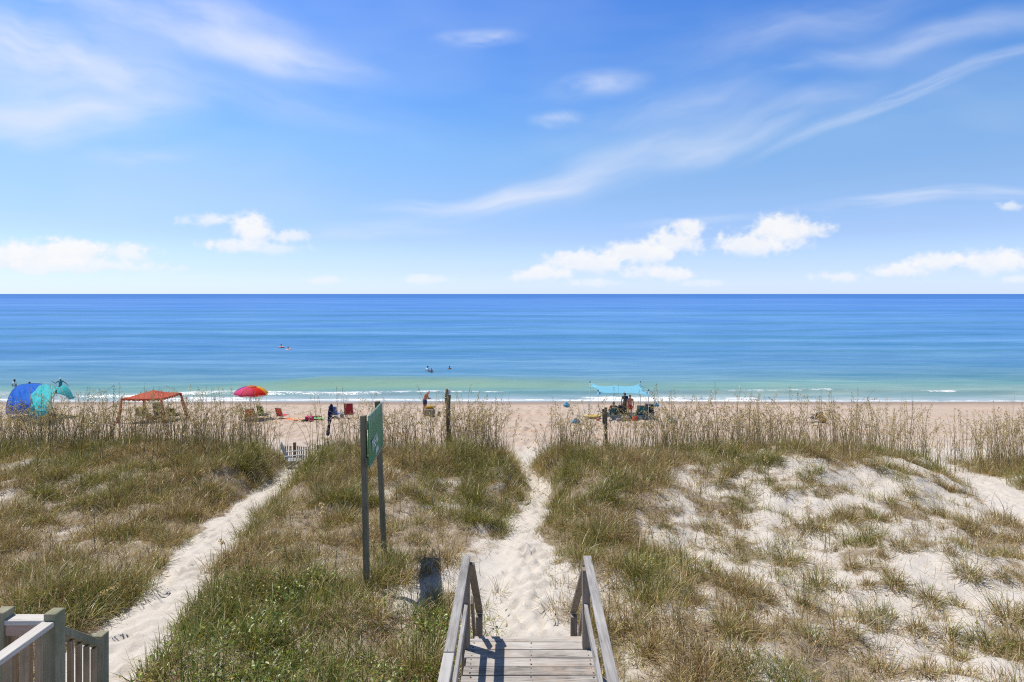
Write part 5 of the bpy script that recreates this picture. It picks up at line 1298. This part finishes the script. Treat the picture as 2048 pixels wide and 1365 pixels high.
bag(299, 36.6, (.35, .3, .36), mat_plain('pinkish_cloth', (.42, .2, .16), .8), 'smaller pinkish bag between the rose red bag and the patterned chair')
bag(1251, 36.3, (.62, .4, .30), M_OLV, 'grey brown heap of a bag left of the bright red bag')
bag(1237, 36.0, (.30, .25, .22), mat_plain('lilac_grey_cloth', (.30, .28, .34), .8), 'small lilac grey pouch left of the grey brown bag')
bag(1196, 36.2, (.22, .2, .22), mat_plain('coral_cloth', (.62, .17, .12), .8), 'small coral red pouch below the yellow board')
bag(859, 38.6, (.80, .50, .55), M_OLV, 'bulky grey mesh beach tote with ochre top beside the standing man', 'beach_tote')
p = on_beach(861, 38.6); m = MB(); m.capsule((-.22, 0, .62), (.20, 0, .64), .12, .10); o = m.build('rolled_cloth', M_YEL, None, p); tag(o, 'rolled ochre cloth lying on top of the grey mesh tote', 'towel')
p = on_beach(878, 38.3); m = MB(); m.tube([(0, 0, .0), (0, 0, .30), (0, 0, .34), (0, 0, .40)], [.10, .10, .045, .045], 9); o = m.build('water_jug', mat_plain('dark_green_plastic', (.025, .055, .03), .4), None, p); tag(o, 'dark green water jug right of the grey mesh tote', 'jug')
def flipper(px, d, rz, lab):
    p = on_beach(px, d); R2 = Matrix.Rotation(rz, 3, 'Z'); g = [[R2 @ Vector(((-.5+j/4)*(.09+.14*max(0, i/8-.35)), i/8*.62-.3, .06+.08*(1-i/8)+.02*math.cos(j*1.57))) for j in range(5)] for i in range(9)]
    r = empty('swim_fin', p, lab, 'swim fin', 'black fins on the sand'); m = MB(); m.sheet(g, .03); m.build('blade', M_BLK, r)
    m = MB(); c = R2 @ Vector((0, -.26, .13)); m.ball(c, (.06, .09, .06), 8, 6, R2); m.build('foot_pocket', M_BLK, r)
flipper(633, 37.6, R(-70), 'black swim fin lying on the far end of the green towel'); flipper(634, 36.4, R(-55), 'black swim fin right of the magenta bag')
bag(609, 35.7, (.36, .24, .18), M_BLK, 'small black pouch left of the magenta bag', handle=False)
def sandals(px, d, lab):
    p = on_beach(px, d)
    for k, (dx, a) in enumerate(((-.13, .3), (.13, -.5))):
        q = p+Vector((dx, 0, 0)); r = empty('flip_flop', q, lab[k], 'flip flop', 'flip flops', a)
        m = MB(); g = [[((-.5+j/4)*.10*(1-.25*abs(i/6-.6)), -.14+.28*i/6, .045) for j in range(5)] for i in range(7)]; m.sheet(g, .03); m.build('sole', M_BLK, r)
        m = MB(); m.tube([(-.045, -.02, .045), (-.02, .05, .085), (0, .08, .045)], .008, 5); m.tube([(.045, -.02, .045), (.02, .05, .085), (0, .08, .045)], .008, 5); m.build('straps', M_NAVY, r)
sandals(650, 36.3, ('left one of the pair of dark flip flops left of the furled umbrella', 'right one of the pair of dark flip flops left of the furled umbrella'))
def board(px, d, rz, lab):
    p = on_beach(px, d); r = empty('body_board', p+Vector((0, 0, .10)), lab, 'body board', None, rz); m = MB(); g = []
    for i in range(13):
        s = i/12; wd = .27*(1-max(0, s-.6)**2*3.2)*(1-max(0, .12-s)*1.5); g.append([((-1+j/3)*wd, -.5+s, .05+.06*max(0, s-.75)) for j in range(7)])
    m.sheet(g, .06); m.build('deck', mat_plain('yellow_foam', (.75, .50, .07), .6), r)
    m = MB(); m.tube([(g[i][0][0]-.006, g[i][0][1], g[i][0][2]-.03) for i in range(13)]+[(g[i][6][0]+.006, g[i][6][1], g[i][6][2]-.03) for i in range(12, -1, -1)], .03, 6); m.build('rail', M_NAVY, r)
board(1186, 37.4, R(-76), 'yellow body board with dark edge lying left of the short post')
p = on_beach(1643, 36.0); m = MB(); m.tube([(0, 0, 0), (0, 0, .42), (0, 0, .5)], [.12, .13, .05], 9); o = m.build('white_bucket', M_WHT, None, p); tag(o, 'white lidded bucket behind the orange bag', 'bucket')
# clothes heaped on the brown chair
p = on_beach(1626, 35.6)+Vector((0, 0, .30)); m = MB()
for k in range(7): m.ball(Vector((random.uniform(-.2, .2), random.uniform(-.15, .15), random.uniform(.0, .22))), (random.uniform(.1, .18), random.uniform(.08, .16), random.uniform(.05, .1)), 8, 6, Matrix.Rotation(random.random()*3, 3, 'Z'))
o = m.build('clothes_heap', mat_plain('mottled_cloth', (.24, .17, .14), .9, .6, scale=9), None, p); remesh(o, .03, 2); tag(o, 'heap of mottled clothes on the brown folding chair', 'clothes')
p = on_beach(684, 37.4); m = MB(); g = [[(-.12+.24*j/6, .05*math.sin(j), .16+.30*i/6-.05*abs(j-3)) for j in range(7)] for i in range(7)]; m.sheet(g, .05); o = m.build('folded_towel', M_WHT, None, p); tag(o, 'white and dark folded towel hanging between the blue and maroon chairs', 'towel')

# white slatted chair at the end of the left path
def build_white_chair():
    p = Vector((-8.62, 22.6, 0)); p.z = zg(p.x, p.y)
    r = empty('slatted_chair', p, 'white slatted wooden chair turned right in front of the slat fence', 'chair', None, R(-72))
    for k in range(6):
        x = -.25+.1*k; m = MB(); m.bar((x, -.22, .30), (x*1.08, -.50, 1.02+.03*math.cos((k-2.5)*.8)), .085, .02, up=(0, 1, 0), bev=.004); m.build('back_slat', M_WHT, r)
    for k in range(5):
        m = MB(); m.bar((-.28, -.2+.11*k, .36-.01*k*.5), (.28, -.2+.11*k, .36-.01*k*.5), .09, .02, bev=.004); m.build('seat_slat', M_WHT, r)
    for s in (-1, 1):
        m = MB(); m.bar((s*.33, -.34, .58), (s*.34, .34, .60), .11, .022, bev=.004); m.build('armrest', M_WHT, r)
        m = MB(); m.bar((s*.31, .26, -.05), (s*.31, .26, .575), .08, .03, up=(0, 1, 0), bev=.004); m.build('leg', M_WHT, r)
        m = MB(); m.bar((s*.29, -.46, -.05), (s*.29, .24, .36), .025, .08, bev=.004); m.build('leg', M_WHT, r)
    for z_ in (.45, .88):
        y_ = -.22-.28*(z_-.3)/.72; m = MB(); m.bar((-.30, y_-.025, z_), (.30, y_-.025, z_), .02, .06, bev=.003); m.build('back_rail', M_WHT, r)
build_white_chair()
q = Vector((-8.05, 22.15, 0)); q.z = zg(q.x, q.y); m = MB()
for k in range(6): m.ball(Vector((random.uniform(-.14, .14), random.uniform(-.08, .08), random.uniform(.06, .18))), (random.uniform(.1, .16), .10, random.uniform(.05, .1)), 8, 6, Matrix.Rotation(random.random()*3, 3, 'Z'))
o = m.build('cloth_bundle', mat_plain('dark_blue_cloth', (.035, .06, .15), .85, .4), None, q); remesh(o, .025, 2); tag(o, 'dark blue cloth bundle on the sand below the white slatted chair', 'cloth')
